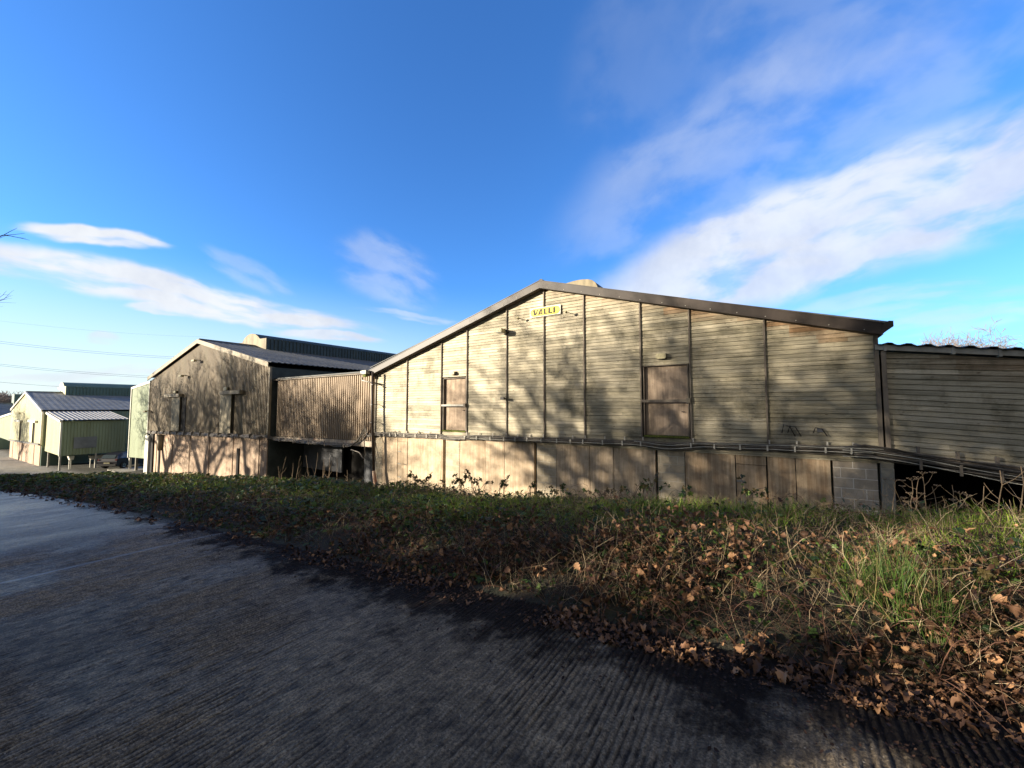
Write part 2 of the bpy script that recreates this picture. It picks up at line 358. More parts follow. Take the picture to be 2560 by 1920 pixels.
rid = (tri**.7-.5)*.019*(.40+.60*vnoise(Xg*6+7, Yg*1.2, 8))*sstep(.15, .75, vnoise(Xg*1.1, Yg*1.3, 11)+.12)
rough_ = (vnoise(Xg*34, Yg*34, 1)-.5)*.009+(vnoise(Xg*12, Yg*12, 2)-.5)*.006+(vnoise(Xg*70, Yg*60, 4)-.5)*.004
Zg = Zg+near_*(rid+rough_)
nn_, mm_ = Xg.shape; ii = np.arange(nn_*mm_).reshape(nn_, mm_)
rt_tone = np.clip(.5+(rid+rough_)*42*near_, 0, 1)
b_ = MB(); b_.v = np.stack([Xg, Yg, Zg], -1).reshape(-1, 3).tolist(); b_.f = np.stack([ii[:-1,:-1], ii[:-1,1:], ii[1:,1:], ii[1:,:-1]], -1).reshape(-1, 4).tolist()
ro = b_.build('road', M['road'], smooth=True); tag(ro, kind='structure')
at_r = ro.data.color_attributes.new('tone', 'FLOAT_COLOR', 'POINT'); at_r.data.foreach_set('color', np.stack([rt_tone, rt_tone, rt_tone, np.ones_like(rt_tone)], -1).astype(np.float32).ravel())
ro['label'] = 'dark grooved concrete farm road running down to the left'
# ------------------------------------------------------------------ generic building pieces
def clip_poly(poly, a, b, c):
    out = []                                    # keep a*x+b*z<=c
    n = len(poly)
    for i in range(n):
        p, q = poly[i], poly[(i+1)%n]; dp = a*p[0]+b*p[1]-c; dq = a*q[0]+b*q[1]-c
        if dp <= 0: out.append(p)
        if (dp < 0) != (dq < 0) and abs(dp-dq) > 1e-12:
            t = dp/(dp-dq); out.append((p[0]+(q[0]-p[0])*t, p[1]+(q[1]-p[1])*t))
    return out
def timber_wall(name, parent, sections, y0, base, slope, halfplanes, holes, zmax, moss, brownf, row=.104):
    """horizontal shiplap boards with real laps; base(x)->start height; slope = fall of the boards per metre"""
    mb = MB()
    for (sx0, sx1) in sections:
        k = 0
        while True:
            zb = base+k*row
            if zb > zmax: break
            k += 1
            # split the row in boards
            cuts = [sx0]; x = sx0
            while True:
                x += random.uniform(.7, 2.4)
                if x > sx1-.35: break
                if random.random() < .55: cuts.append(x)
            cuts.append(sx1)
            for ca_, cb_ in zip(cuts[:-1], cuts[1:]):
                tone = min(1, max(0, random.gauss(.5, .23))); hue = random.random()
                jit = random.gauss(0, .003); out = random.gauss(0, .0025)
                nsub = max(1, int((cb_-ca_)/.5))
                for s_ in range(nsub):
                    xa = ca_+(cb_-ca_)*s_/nsub; xb = ca_+(cb_-ca_)*(s_+1)/nsub
                    for (h0, h1, ya, yb, dk) in ((0, .090, -.020, -.010, 1), (.090, row+.0005, .004, .004, .0)):
                        za = zb+h0+jit; zc = zb+h1+jit
                        poly = [(xa, za+slope*xa), (xb, za+slope*xb), (xb, zc+slope*xb), (xa, zc+slope*xa)]
                        for hp in halfplanes:
                            poly = clip_poly(poly, *hp)
                            if len(poly) < 3: break
                        if len(poly) < 3: continue
                        cx = sum(p[0] for p in poly)/len(poly); cz = sum(p[1] for p in poly)/len(poly)
                        skip = False
                        for (hx0, hx1, hz0, hz1) in holes:
                            if hx0-.01 < cx < hx1+.01 and hz0 < cz < hz1: skip = True
                        if skip: continue
                        def yy(p):
                            t = (p[1]-slope*p[0]-za)/(zc-za); return y0+out+ya+(yb-ya)*t
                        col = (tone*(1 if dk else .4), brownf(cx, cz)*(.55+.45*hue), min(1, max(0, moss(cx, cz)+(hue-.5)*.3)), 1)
                        vs = [(p[0], yy(p), p[1]) for p in poly]
                        mb.add(vs, [tuple(range(len(vs)))], col)
                        if h0 == 0:   # underside lip
                            p0 = (xa, za+slope*xa); p1 = (xb, za+slope*xb)
                            ok = all(hp[0]*p[0]+hp[1]*p[1] <= hp[2] for hp in halfplanes for p in (p0, p1))
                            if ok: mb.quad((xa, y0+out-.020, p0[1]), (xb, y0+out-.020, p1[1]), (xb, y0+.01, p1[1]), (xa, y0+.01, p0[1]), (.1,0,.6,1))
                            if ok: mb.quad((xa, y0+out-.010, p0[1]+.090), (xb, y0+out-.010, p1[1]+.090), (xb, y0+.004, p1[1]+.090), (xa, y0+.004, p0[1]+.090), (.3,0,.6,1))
                    if s_ == 0:
                        pass
    return mb.build(name, M['timber'], parent)
def corr_wall(mb, x0, x1, pitch, depth, zb, zt, y, cover=.58, axis='x'):
    xs_ = []; n = int(round((x1-x0)/pitch)); n = max(n, 1); pitch = (x1-x0)/n
    for i in range(n):
        a = x0+i*pitch
        xs_ += [(a, 0), (a+pitch*cover, 0), (a+pitch*(cover+.07), depth), (a+pitch*.93, depth)]
    xs_.append((x1, 0))
    vs = []
    for (x, o) in xs_:
        if axis == 'x': vs += [(x, y+o, zb(x)), (x, y+o, zt(x))]
        else: vs += [(y-o, x, zb(x)), (y-o, x, zt(x))]
    mb.add(vs, [(2*i, 2*i+2, 2*i+3, 2*i+1) for i in range(len(xs_)-1)])
def corr_roof(mb, xr, zr, xe, ze, y0, y1, pitch=.3, amp=.03, thick=.03):
    n = int((y1-y0)/pitch); pts = []
    for i in range(n*4+1):
        y = y0+(y1-y0)*i/(n*4); ph = i % 4
        pts.append((y, (0, amp, amp, 0)[ph]))
    vs = []
    for (y, o) in pts: vs += [(xr, y, zr+o), (xe, y, ze+o)]
    fs = [(2*i, 2*i+1, 2*i+3, 2*i+2) for i in range(len(pts)-1)]
    mb.add(vs, fs)
    b = len(pts); vs2 = [(x, y, z-thick) for (x, y, z) in vs]; mb.add(vs2, [tuple(reversed(f)) for f in fs])
    mb.add([vs[1], vs2[1], vs[0], vs2[0]], [(0,1,3,2)])
    for i in range(len(pts)-1):
        mb.add([vs[2*i+1], vs[2*i+3], vs2[2*i+3], vs2[2*i+1]], [(0,1,2,3)])
def gable_roof(parent, xl, xr, xm, ze, zr, y0, y1, mat, over=.12, pitch=.33, amp=.03):
    rm = MB(); corr_roof(rm, xm, zr, xl-over, ze, y0, y1, pitch, amp); rm.build('roof', mat, parent)
    rm = MB(); corr_roof(rm, xm, zr, xr+over, ze, y0, y1, pitch, amp); rm.build('roof', mat, parent)
    rm = MB(); rm.tube([(xm, y0, zr+.03), (xm, y1, zr+.03)], .09, 8); rm.build('ridge_cap', mat, parent)
VP_ = [(500,405),(560,290),(640,205),(715,165),(790,158),(860,175),(915,215),(955,265),(985,300),(1160,275),(1150,640),(335,480),(335,425)]
VPOLY = [(p[0]+35.3, p[2]) for p in [P(560+a/11.06, 820+b/11.06, Y=15.2) for a, b in VP_]]
def ridge_vent(parent, xm, zr, y0, y1, mend, mside, sc_=1.):
    z0 = 4.66
    pts = [((x)*sc_+xm, (z-z0)*sc_+zr) for x, z in VPOLY]
    # straight base that follows the roof
    m = MB(); m.prism(pts, 'y', y0, y0+.06); v = m.build('ridge_vent', mend, parent)
    m = MB(); arch = pts[0:9]
    n = len(arch); k = int((y1-y0)/1.2)
    vs = [(p[0], y, p[1]) for y in (y0+.06, y1) for p in arch]
    m.add(vs, [(i, i+1, n+i+1, n+i) for i in range(n-1)]); m.build('vent_hood', mside, v, smooth=True)
    for sgn in (1, -1):
        m = MB(); xt = pts[9][0] if sgn > 0 else 2*xm-pts[9][0]; zt = pts[9][1]; zb = zr-.28*abs(xt-xm)-.02
        corr_wall(m, y0+.06, y1, .30, .05, lambda y: zb, lambda y: zt-.05, xt, .55, 'y')
        m.box(xt-.02, xt+.02, y0+.06, y1, zt-.05, zt); m.build('vent_baffle', mside, v)
    return v
# ================================================================== 1. timber-fronted barn
FY = 11.8
B1 = thing('timber_barn', 'large timber clad barn with brown fascia, its wooden gable facing the road', 'barn', (-6.55, FY, -3))
XL, XR, XM = -15.25, 2.0, -6.48; ZA = 4.10; ZE = 1.62
sl = (ZA-ZE)/(XR-XM)
base_z = lambda x: -1.22+.0155*(x+15.2)
JZ = base_z
doors1 = [(-11.10, -9.92, -.95, 1.14), (-3.13, -1.93, -.84, 1.20)]
hp = [(sl, 1, ZA+sl*XM), (-sl, 1, ZA-sl*XM)]
bx = [XL, -13.21, -11.19, -9.84, -7.98, -6.44, -4.98, -3.20, -1.86, -.11, XR-.02]
secs = list(zip(bx[:-1], bx[1:]))
holes = [(a, b, c-.02, d) for a, b, c, d in doors1]
def moss1(x, z):
    return .0+.80*sstep(-11, -1.0, x)*(1-.2*sstep(1,3.5,z))+.12*math.sin(x*.9+z*1.3)
def brown1(x, z):
    d = (ZA-sl*abs(x-XM))-z
    if x < XM-.5: return max(0, .3-d*2.0)
    return float(max(0, min(.9, (.30-d)*3.0+.25*math.sin(x*2.1)+.25*math.sin(x*5.3+z*9))))*(.35+.55*sstep(-5,0,x)) if d < .5 else 0
timber_wall('cladding', B1, secs, FY, -1.30, 0., hp+[(0,-1,1.24)], holes, 4.1, moss1, brown1)
for i, x in enumerate(bx):
    if i in (0,): continue
    w = .038 if i < len(bx)-1 else .075
    m = MB(); m.box(x-w/2, x+w/2, FY-.065, FY-.012, base_z(x)+.02, ZA-sl*abs(x-XM)-.02); m.build('batten', M['batten'], B1)
m = MB(); m.box(-15.36, -15.27, FY-.06, FY, base_z(-15.3), 1.6); m.build('batten', M['batten'], B1)
# core of the building (keeps daylight out), side walls, floor
m = MB(); m.prism([(XL,-4.5),(XR,-4.5),(XR,ZE-.02),(XM,ZA-.02),(XL,ZE-.02)], 'y', FY+.16, 62); m.build('wall', M['side_dark'], B1)
# reveal filler between boards and core
for (a, b, c, d) in doors1:
    m = MB(); m.box(a-.02, a+.012, FY-.012, FY+.15, c, d); m.box(b-.012, b+.02, FY-.012, FY+.15, c, d); m.box(a, b, FY-.012, FY+.15, d-.02, d+.01); m.build('door_lining', M['batten'], B1)
for di, (a, b, c, d) in enumerate(doors1):
    m = MB(); m.box(a+.03, b-.03, FY+.085, FY+.12, c+.03, d-.03)
    dr = m.build('door', M['door'], B1, label='plywood door with a timber bar across it, left one' if di == 0 else 'plywood door with a mossy timber bar across it, right one')
    zb = (.02 if di == 0 else .13)
    m = MB(); m.box(a-.06 if di else a-.04, b+.05, FY-.085, FY-.035, zb, zb+.075); m.build('bar', M['batten'] if di else M['greytrim'], dr)
    m = MB(); m.box(b-.03, b+.07, FY-.12, FY-.03, zb-.03, zb+.11); m.build('bracket', M['batten'], dr)
    m = MB(); m.box(a-.01, b+.01, FY-.06, FY+.12, c-.03, c+.02); m.build('sill', M['moss'], dr)
    m = MB(); m.tube([(b-.12, FY+.08, .02-.16), (b-.12, FY+.04, .02-.16), (b-.19, FY+.035, .02-.16)], .012); m.build('handle', M['metaldark'], dr)
# fascia boards, folded metal, with lap joints and fixing screws
FT = 4.29; FYF = 11.54
def fascia(parent, x0, z0, x1, z1, h, y, mat, name='fascia', screws=True, seg=2.4):
    L = math.hypot(x1-x0, z1-z0); n = max(1, int(L/seg)); m = MB()
    for i in range(n):
        a = i/n; b = (i+1)/n; p = (x0+(x1-x0)*a, z0+(z1-z0)*a); q = (x0+(x1-x0)*b, z0+(z1-z0)*b); o = .0022*(i % 2)
        m.prism([(p[0], p[1]-h), (q[0], q[1]-h), (q[0], q[1]), (p[0], p[1])], 'y', y-o, y+.03)
        m.prism([(p[0], p[1]-.004), (q[0], q[1]-.004), (q[0], q[1]+.02), (p[0], p[1]+.02)], 'y', y-.012-o, y+.12)
        m.prism([(p[0], p[1]-h-.006), (q[0], q[1]-h-.006), (q[0], q[1]-h+.012), (p[0], p[1]-h+.012)], 'y', y-.010-o, y+.05)
    f = m.build(name, mat, parent)
    if screws:
        k = int(L/.62)
        for i in range(k):
            t = (i+.5)/k; x = x0+(x1-x0)*t; z = z0+(z1-z0)*t-h*.80
            m = MB(); m.tube([(x, y-.004, z), (x, y-.014, z)], .012, 8); m.build('screw', M['greytrim'], f)
    return f
fascia(B1, XM, FT, 2.07, 1.82, .245, FYF, M['fascia'])
fascia(B1, XM, FT, -15.62, 1.66, .245, FYF, M['fascia'])
m = MB()
for sg, xe in ((1, 2.04), (-1, -15.5)):
    ze = FT-.28-(FT-1.80)*abs(xe-XM)/8.64
    m.add([(XM, FYF+.03, FT-.255), (xe, FYF+.03, ze+.02), (xe, FY+.02, ze+.02), (XM, FY+.02, FT-.255)], [(0,1,2,3)])
m.build('soffit', M['soffit'], B1)
m = MB(); m.prism([(2.04,1.54),(2.08,1.60),(2.15,1.66),(2.24,1.73),(2.24,1.85),(2.17,1.86),(2.07,1.80)], 'y', FYF-.02, 60); m.build('gutter', M['fascia'], B1)
gable_roof(B1, XL-.2, XR+.1, XM, 1.84, FT-.03, FYF+.08, 62, M['roofb'])
va = [(p_[0], p_[2]) for p_ in [P(x, y, Y=15.5) for x, y in ((1398,714),(1413,709),(1430,703.5),(1445,700),(1456,698.5),(1470,698),(1480,700),(1489,707),(1494,718),(1496,770),(1398,770))]]
m = MB(); m.prism(va, 'y', 15.5, 15.56); vv = m.build('ridge_vent', M['ventend'], B1)
m = MB(); hoodp = va[:10]; m.add([(p_[0], y, p_[1]+.004) for y in (15.53, 60) for p_ in hoodp], [(i, i+1, 11+i, 10+i) for i in range(9)]); m.build('vent_hood', M['vent'], vv, smooth=True)
# lower wall below the cladding: panels and block piers
LY = FY+.015
low = [('panelA',-14.82,-13.82),('panelA',-13.79,-13.19),('panelA',-13.17,-12.40),('panelA',-12.38,-11.12),('block',-10.96,-10.24),('panelA',-10.22,-8.98),('panelA',-8.96,-8.13),('panelA',-8.11,-6.88),
       ('block',-6.77,-6.04),('panelA',-6.02,-4.86),('panelA',-4.84,-4.09),('panelA',-4.07,-2.86),('block',-2.78,-2.07),('panelB',-2.05,-.85),('panelB',-.83,-.17),('panelB',-.14,.42),('panelB',.44,1.09),('blockbig',1.14,1.905)]
for i, (mt, a, b) in enumerate(low):
    o = .012*((i*7) % 3)/2; zt0 = base_z(a)-.065; zt1 = base_z(b)-.065
    m = MB(); m.prism([(a,-4.6),(b,-4.6),(b,zt1),(a,zt0)], 'y', LY+o, LY+.13)
    if mt.startswith('block'): m.build('block_pier', M[mt], B1)
    elif i in (1, 14):
        pl = MB(); ztop = zt0-.26 if i == 1 else zt0-.42
        pl.box(a+.005, b-.005, LY+o-.006, LY+.13, -4.6, ztop)
        q = MB(); q.box(a, b, LY+o, LY+.13, ztop+.012, min(zt0, zt1)); q.build('wall_panel', M[mt], B1)
        hd = pl.build('hatch_door', M[mt], B1)
        for zz in (.45, .98, 1.55):
            h = MB(); h.box(a+.01, a+.2, LY+o-.02, LY+o-.007, ztop-zz, ztop-zz+.045); h.build('hinge', M['greytrim'], hd)
        h = MB(); h.tube([(b-.22, LY+o-.03, ztop-.95), (b-.02, LY+o-.03, ztop-.97)], .011); h.build('latch', M['metaldark'], hd)
    else: m.build('wall_panel', M[mt], B1)
m = MB(); m.prism([(-15.33,-4.6),(-14.86,-4.6),(-14.86,base_z(-14.9)-.065),(-15.33,base_z(-15.3)-.065)], 'y', LY+.02, LY+.14); m.build('block_pier', M['block'], B1)
m = MB(); m.box(1.955, 2.17, FY-.03, FY+.3, -4.6, -1.06); m.build('block_pier', M['blockgrey'], B1)
m = MB(); m.prism([(-15.33,base_z(-15.33)-.09),(2.0,base_z(2.0)-.09),(2.0,base_z(2.0)+.03),(-15.33,base_z(-15.33)+.03)], 'y', FY-.03, FY+.15); m.build('ledge_beam', M['batten'], B1)
m = MB(); m.prism([(-6.9+.65,-1.165),(-5.9,-1.155),(-5.9,-1.185),(-6.9+.65,-1.195)], 'y', FY-.01, FY+.02); m.build('slot', M['dark'], B1)
# downpipe, hopper and gutter end at the left corner
pt = P(932, 930, Y=11.4); pb = P(934, 1180, Y=11.42); pc = P(945, 1262, Y=11.42)
m = MB(); m.tube([pt, (pt[0], 11.4, .0), pb], .055, 10); dp = m.build('downpipe', M['fascia'], B1, smooth=True)
m = MB(); m.tube([(pb[0]-.0, 11.42, pb[2]+.05), pc], [.075,.085], 10); m.build('downpipe_shoe', M['rustbeam'], B1, smooth=True, label='pale rust streaked lower length of drainpipe')
for zz in (1.0, .1, -.7):
    m = MB(); m.tube([(pt[0], 11.4, zz), (pt[0]+.02, FY-.02, zz)], .014); m.box(pt[0]-.07, pt[0]+.07, 11.33, 11.47, zz-.02, zz+.02); m.build('bracket', M['metaldark'], dp)
m = MB(); m.box(-15.92, -15.5, 11.35, 12.3, 1.56, 1.66); m.box(-15.72, -15.42, 11.28, 11.5, 1.5, 1.67); m.build('gutter', M['greytrim'], B1)
m = MB(); m.box(-15.75, -15.55, 11.36, 11.48, 1.38, 1.5); m.build('moss_patch', M['moss'], B1)
m = MB(); m.tube([(-15.95,11.45,1.35),(-15.85,11.42,1.22),(-15.7,11.4,1.2),(pt[0],11.4,1.08),], .035, 8); m.build('swan_neck', M['greytrim'], B1, smooth=True)
# ================================================================== 2. brown corrugated link
LK = thing('link_corridor', 'brown corrugated corridor on a rusty beam joining the timber barn and the tan barn', 'corridor', (-20, FY, -4))
lt = lambda x: 1.53; lb = lambda x: -1.72+.016*(x+24.7)
m = MB(); corr_wall(m, -24.32, -15.45, .168, .085, lb, lt, FY, .50); m.build('cladding', M['brown_clad'], LK)
m = MB(); m.box(-24.7,-15.3,FY+.10,13.9,-1.75,1.45); m.build('wall', M['side_dark'], LK)
m = MB(); m.box(-24.68, -15.5, FY-.09, FY+.02, 1.55, 1.61); m.build('gutter', M['batten'], LK)
m = MB(); m.box(-24.7, -15.35, FY-.02, 14, 1.64, 1.70); m.build('roof', M['roofb'], LK)
m = MB(); m.prism([(-24.6,-1.98),(-15.4,-1.86),(-15.4,-1.60),(-24.6,-1.74)], 'y', FY-.02, FY+.055); m.build('beam', M['rustbeam'], LK)
m = MB(); m.box(-24.6,-20.6,13.6,13.7,-3.75,-1.7); m.build('wall_panel', M['greywall'], LK)
m = MB(); m.box(-18.0,-16.6,13.2,13.3,-4.2,-1.7); m.build('wall_panel', M['greywall'], LK)
m = MB(); m.box(-24.62,-15.3,14.4,14.5,-4.8,-1.6); m.box(-20.6,-18.0,14.0,14.1,-4.8,-1.7); m.build('shade_backing', M['dark'], LK)  # near-black sheets painted as the shade in the opening below the corridor
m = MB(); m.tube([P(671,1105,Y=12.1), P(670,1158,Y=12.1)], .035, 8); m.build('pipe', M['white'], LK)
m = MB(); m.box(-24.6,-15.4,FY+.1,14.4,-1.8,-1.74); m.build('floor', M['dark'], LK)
# ================================================================== 3. right hand timber corridor
RK = thing('timber_corridor', 'low timber clad corridor sloping away at the right edge above a black gap', 'corridor', (4.5, FY, -2))
rt = lambda x: 1.22-.145*(x-2.1); rb = lambda x: -.96-.13*(x-2.0)
hp2 = [(.145, 1, 1.22+.145*2.1), (-.13, -1, .96-.13*2.0+.0)]
def moss2(x, z): return .45+.15*math.sin(x*2+z)
def brown2(x, z):
    d = rt(x)-z; return float(max(0, .75-d*1.3))*(.2+.8*sstep(2.3,3.6,x))*.7
timber_wall('cladding', RK, [(2.14, 8.0)], FY+.03, -1.9, -.075, hp2, [], 2.0, moss2, brown2, .112)
m = MB(); m.box(2.055, 2.135, FY-.06, FY+.02, -.98, 1.24); m.build('batten', M['batten'], RK)
m = MB(); m.prism([(1.96,1.27),(8,.41),(8,.52),(1.96,1.38)], 'y', FY-.10, FY+.0); gt = m.build('gutter', M['greytrim'], RK)
for x in (2.12, 3.15, 3.78, 5.0):
    m = MB(); z = 1.22-.145*(x-2.1)+.02; m.box(x-.025, x+.025, FY-.115, FY+.005, z-.01, z+.15); m.build('bracket', M['greytrim'], gt)
m = MB(); pts = []
for i in range(0, 160):
    x = 2.0+i*.0375; ph = i % 8; o = (.0,.0,.0,.015,.042,.042,.042,.015)[ph]; pts.append((x, 1.385-.142*(x-2.0)+o))
vs = []
for (x, z) in pts: vs += [(x, FY-.16, z), (x, 15.5, z+.25)]
m.add(vs, [(2*i, 2*i+2, 2*i+3, 2*i+1) for i in range(len(pts)-1)]); vs = [(a, b, c-.02) for a, b, c in vs]; m.add(vs, [(2*i, 2*i+1, 2*i+3, 2*i+2) for i in range(len(pts)-1)])
m.build('roof', M['roofg'], RK)
m = MB(); m.prism([(2.1,-1.02),(8,-1.72),(8,.35),(2.1,1.2)], 'y', FY+.06, 15.4); m.build('wall', M['side_dark'], RK)
m = MB(); m.box(2.0,12,15.6,15.7,-4,1); m.box(12,12.1,9,15.7,-4,1); m.build('shade_backing', M['dark'], RK)  # near-black sheets painted as the open shade under this corridor
m = MB(); m.prism([(2.1,-1.10),(8,-1.86),(8,-1.70),(2.1,-.93)], 'y', FY-.02, FY+.05); m.build('beam', M['batten'], RK)
# ================================================================== 4. tan corrugated barn
Y2 = 11.5
B2 = thing('corrugated_barn', 'tan corrugated barn with two narrow sliding doors and arched ridge vent', 'barn', (-35.2, Y2, -5))
XL2, XR2, XM2 = -45.9, -24.72, -35.25; ZA2, ZE2 = 4.66, 2.34; s2 = (ZA2-ZE2)/(XR2-XM2)
bz2 = lambda x: -1.66+.021*(x+24.7)
m = MB(); corr_wall(m, XL2, XM2, .19, .095, bz2, lambda x: ZA2-s2*abs(x-XM2), Y2, .48); corr_wall(m, XM2, XR2, .19, .095, bz2, lambda x: ZA2-s2*abs(x-XM2), Y2, .48)
m.build('cladding', M['tan_clad'], B2)
m = MB(); m.prism([(XL2,-6.2),(XR2,-6.2),(XR2,ZE2),(XM2,ZA2-.03),(XL2,ZE2)], 'y', Y2+.12, 62); m.build('wall', M['side_dark'], B2)
m = MB(); m.box(XR2-.02, XR2+.08, Y2-.03, Y2+.1, bz2(XR2), ZE2-.02); m.build('corner_trim', M['fascia2'], B2); m = MB(); m.box(XL2-.08, XL2+.02, Y2-.03, Y2+.1, bz2(XL2), ZE2-.02); m.build('corner_trim', M['fascia2'], B2)
fascia(B2, XM2, ZA2+.30, XR2+.18, ZE2+.27, .27, Y2-.2, M['fascia2'], screws=False, seg=3)
fascia(B2, XM2, ZA2+.30, XL2-.25, ZE2+.25, .27, Y2-.2, M['fascia2'], screws=False, seg=3)
gable_roof(B2, XL2-.1, XR2+.15, XM2, ZE2+.28, ZA2+.28, Y2-.1, 62, M['roofb'], pitch=.34)
ridge_vent(B2, XM2, 4.94-.28, 15.2, 60, M['ventend'], M['vent'])
for (ra, rb_, rz, da, db, dz0, dz1) in ((*[P(x, 989, Y=11.35)[0] for x in (415, 452)], P(433,989,Y=11.35)[2], *[P(x, 1040, Y=11.4)[0] for x in (429, 449)], P(440,1077,Y=11.4)[2], P(440,994,Y=11.4)[2]),
                               (*[P(x, 981, Y=11.35)[0] for x in (553, 604)], P(578,981,Y=11.35)[2], *[P(x, 1040, Y=11.4)[0] for x in (551, 578)], P(565,1083,Y=11.4)[2], P(565,986,Y=11.4)[2])):
    m = MB(); m.box(da, db, Y2-.14, Y2-.09, dz0, dz1); d = m.build('sliding_door', M['tandoor'], B2)
    m = MB(); m.box(ra, rb_, Y2-.27, Y2-.04, rz-.12, rz+.12); m.build('door_rail', M['fascia2'], d)
    m = MB(); m.box(db+.05, db+.95 if ra < -37 else db+.12, Y2-.03, Y2-.006, dz0, dz1); m.build('opening', M['dark'], d)
# lower boards
edges = [-44.75,-43.6,-42.4,-41.1,-40.0,-38.7,-37.6,-36.4,-35.2,-33.9,-32.9,-31.7,-30.4,-29.2,-28.0,-26.9,-25.7,-24.8]
for i, (a, b) in enumerate(zip(edges[:-1], edges[1:])):
    m = MB(); o = .02*((i*5) % 3); m.prism([(a+.015,-6.3),(b-.015,-6.3),(b-.015,bz2(b)-.1),(a+.015,bz2(a)-.1)], 'y', Y2+o, Y2+.1); m.build('wall_panel', M['panelC'], B2)
for x0, x1 in ((-43.0,-42.72), (-28.55,-28.28)):
    m = MB(); m.box(x0, x1, Y2-.03, Y2+.05, -6.2, bz2(x0)-(1.1 if x0 < -40 else .9)); m.build('gap', M['dark'], B2)
m = MB(); m.prism([(XL2,bz2(XL2)-.13),(XR2+.1,bz2(XR2)-.13),(XR2+.1,bz2(XR2)+.01),(XL2,bz2(XL2)+.01)], 'y', Y2-.05, Y2+.11); m.build('ledge_beam', M['batten'], B2)
pA = P(366, 1180, Y=11.3); m = MB(); m.box(P(362,1150,Y=11.3)[0], P(370,1150,Y=11.3)[0], 11.25, 11.5, -6, P(366,1088,Y=11.3)[2]); m.build('post', M['white'], B2)
m = MB(); m.box(P(370,1150,Y=11.3)[0]+.03, P(376,1150,Y=11.3)[0], 11.4, 11.55, -6, -2.3); m.build('gap', M['dark'], B2)
for px_ in (402,):
    m = MB(); a = P(px_,1085,Y=11.4); m.tube([(a[0],11.4,-2.3),(a[0],11.4,-3.6)], [.28,.16], 10); m.build('vent_cowl', M['fascia2'], B2, smooth=True)
# ================================================================== 5. small green annex left of it
AN = thing('green_annex', 'small green clad room on posts at the left end of the tan barn', 'annex', (-48.5, Y2, -6))
at_ = lambda x: 2.10+(x+45.9)*.079; ab = lambda x: -4.55+(x+46)*.04
m = MB(); corr_wall(m, -51.2, -46.0, .2, .03, ab, at_, Y2, .7); m.build('cladding', M['green'], AN)
m = MB(); m.prism([(-51.2,-4.7),(-46,-4.5),(-46,2.05),(-51.2,1.62)], 'y', Y2+.05, Y2+2.6); m.build('wall', M['side_dark'], AN)
m = MB(); m.prism([(-51.35,1.68),(-45.9,2.10),(-45.9,2.30),(-51.35,1.86)], 'y', Y2-.06, Y2-.005); m.build('fascia', M['white'], AN)
m = MB(); m.prism([(-51.4,1.84),(-45.9,2.26),(-45.9,2.30),(-51.4,1.88)], 'y', Y2, Y2+2.8); m.build('roof', M['roofb'], AN)
m = MB(); m.box(-51.28, -51.15, Y2-.07, Y2+.06, -4.8, 1.70); m.build('corner_trim', M['white'], AN); m = MB(); m.box(-46.05,-45.95,Y2-.07,Y2+.02,-4.5,2.1); m.build('corner_trim', M['white'], AN)
for x in (-51.15, -49.2):
    m = MB(); m.box(x-.09, x+.09, Y2+.03, Y2+.2, -6.2, -4.7); m.build('post', M['white' if x < -50 else 'blockgrey'], AN)
m = MB(); m.box(-52.2,-45.2,Y2-1.2,Y2+1.2,-6.2,-5.86); m.build('plinth', M['greytrim'], AN)
# ================================================================== 6. far green barn with lean-to
B3 = thing('green_barn', 'pale green metal barn furthest down the road with a blue grey roof and side room', 'barn', (-75.5, 7.5, -6.5))
Y3 = 7.5; XR3, XL3, XM3 = -63.9, -87.4, -75.5; ZA3, ZE3 = 1.62, -.50; s3 = (ZA3-ZE3)/(XR3-XM3)
bz3 = lambda x: -3.90+.025*(x+64)
m = MB(); zt3 = lambda x: ZA3-s3*abs(x-XM3)
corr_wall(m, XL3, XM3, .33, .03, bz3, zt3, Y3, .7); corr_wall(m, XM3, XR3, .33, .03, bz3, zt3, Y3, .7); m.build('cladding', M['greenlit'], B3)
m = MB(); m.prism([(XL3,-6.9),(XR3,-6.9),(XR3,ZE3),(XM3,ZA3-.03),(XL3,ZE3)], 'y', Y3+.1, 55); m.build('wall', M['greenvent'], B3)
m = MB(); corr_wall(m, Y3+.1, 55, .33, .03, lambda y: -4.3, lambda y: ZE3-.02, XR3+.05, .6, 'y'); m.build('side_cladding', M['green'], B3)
m = MB(); m.box(XR3-.05, XR3+.1, Y3-.04, Y3+.12, -4.0, ZE3); m.build('corner_trim', M['white'], B3)
fascia(B3, XM3, ZA3+.2, XR3+.15, ZE3+.16, .2, Y3-.12, M['white'], screws=False, seg=4); fascia(B3, XM3, ZA3+.2, XL3-.15, ZE3+.16, .2, Y3-.12, M['white'], screws=False, seg=4)
gable_roof(B3, XL3, XR3+.1, XM3, ZE3+.18, ZA3+.18, Y3-.05, 55, M['roofg'], pitch=.5, amp=.006)
ridge_vent(B3, XM3, 1.75, 10.4, 54, M['greenlit'], M['greenvent'], 1.0)
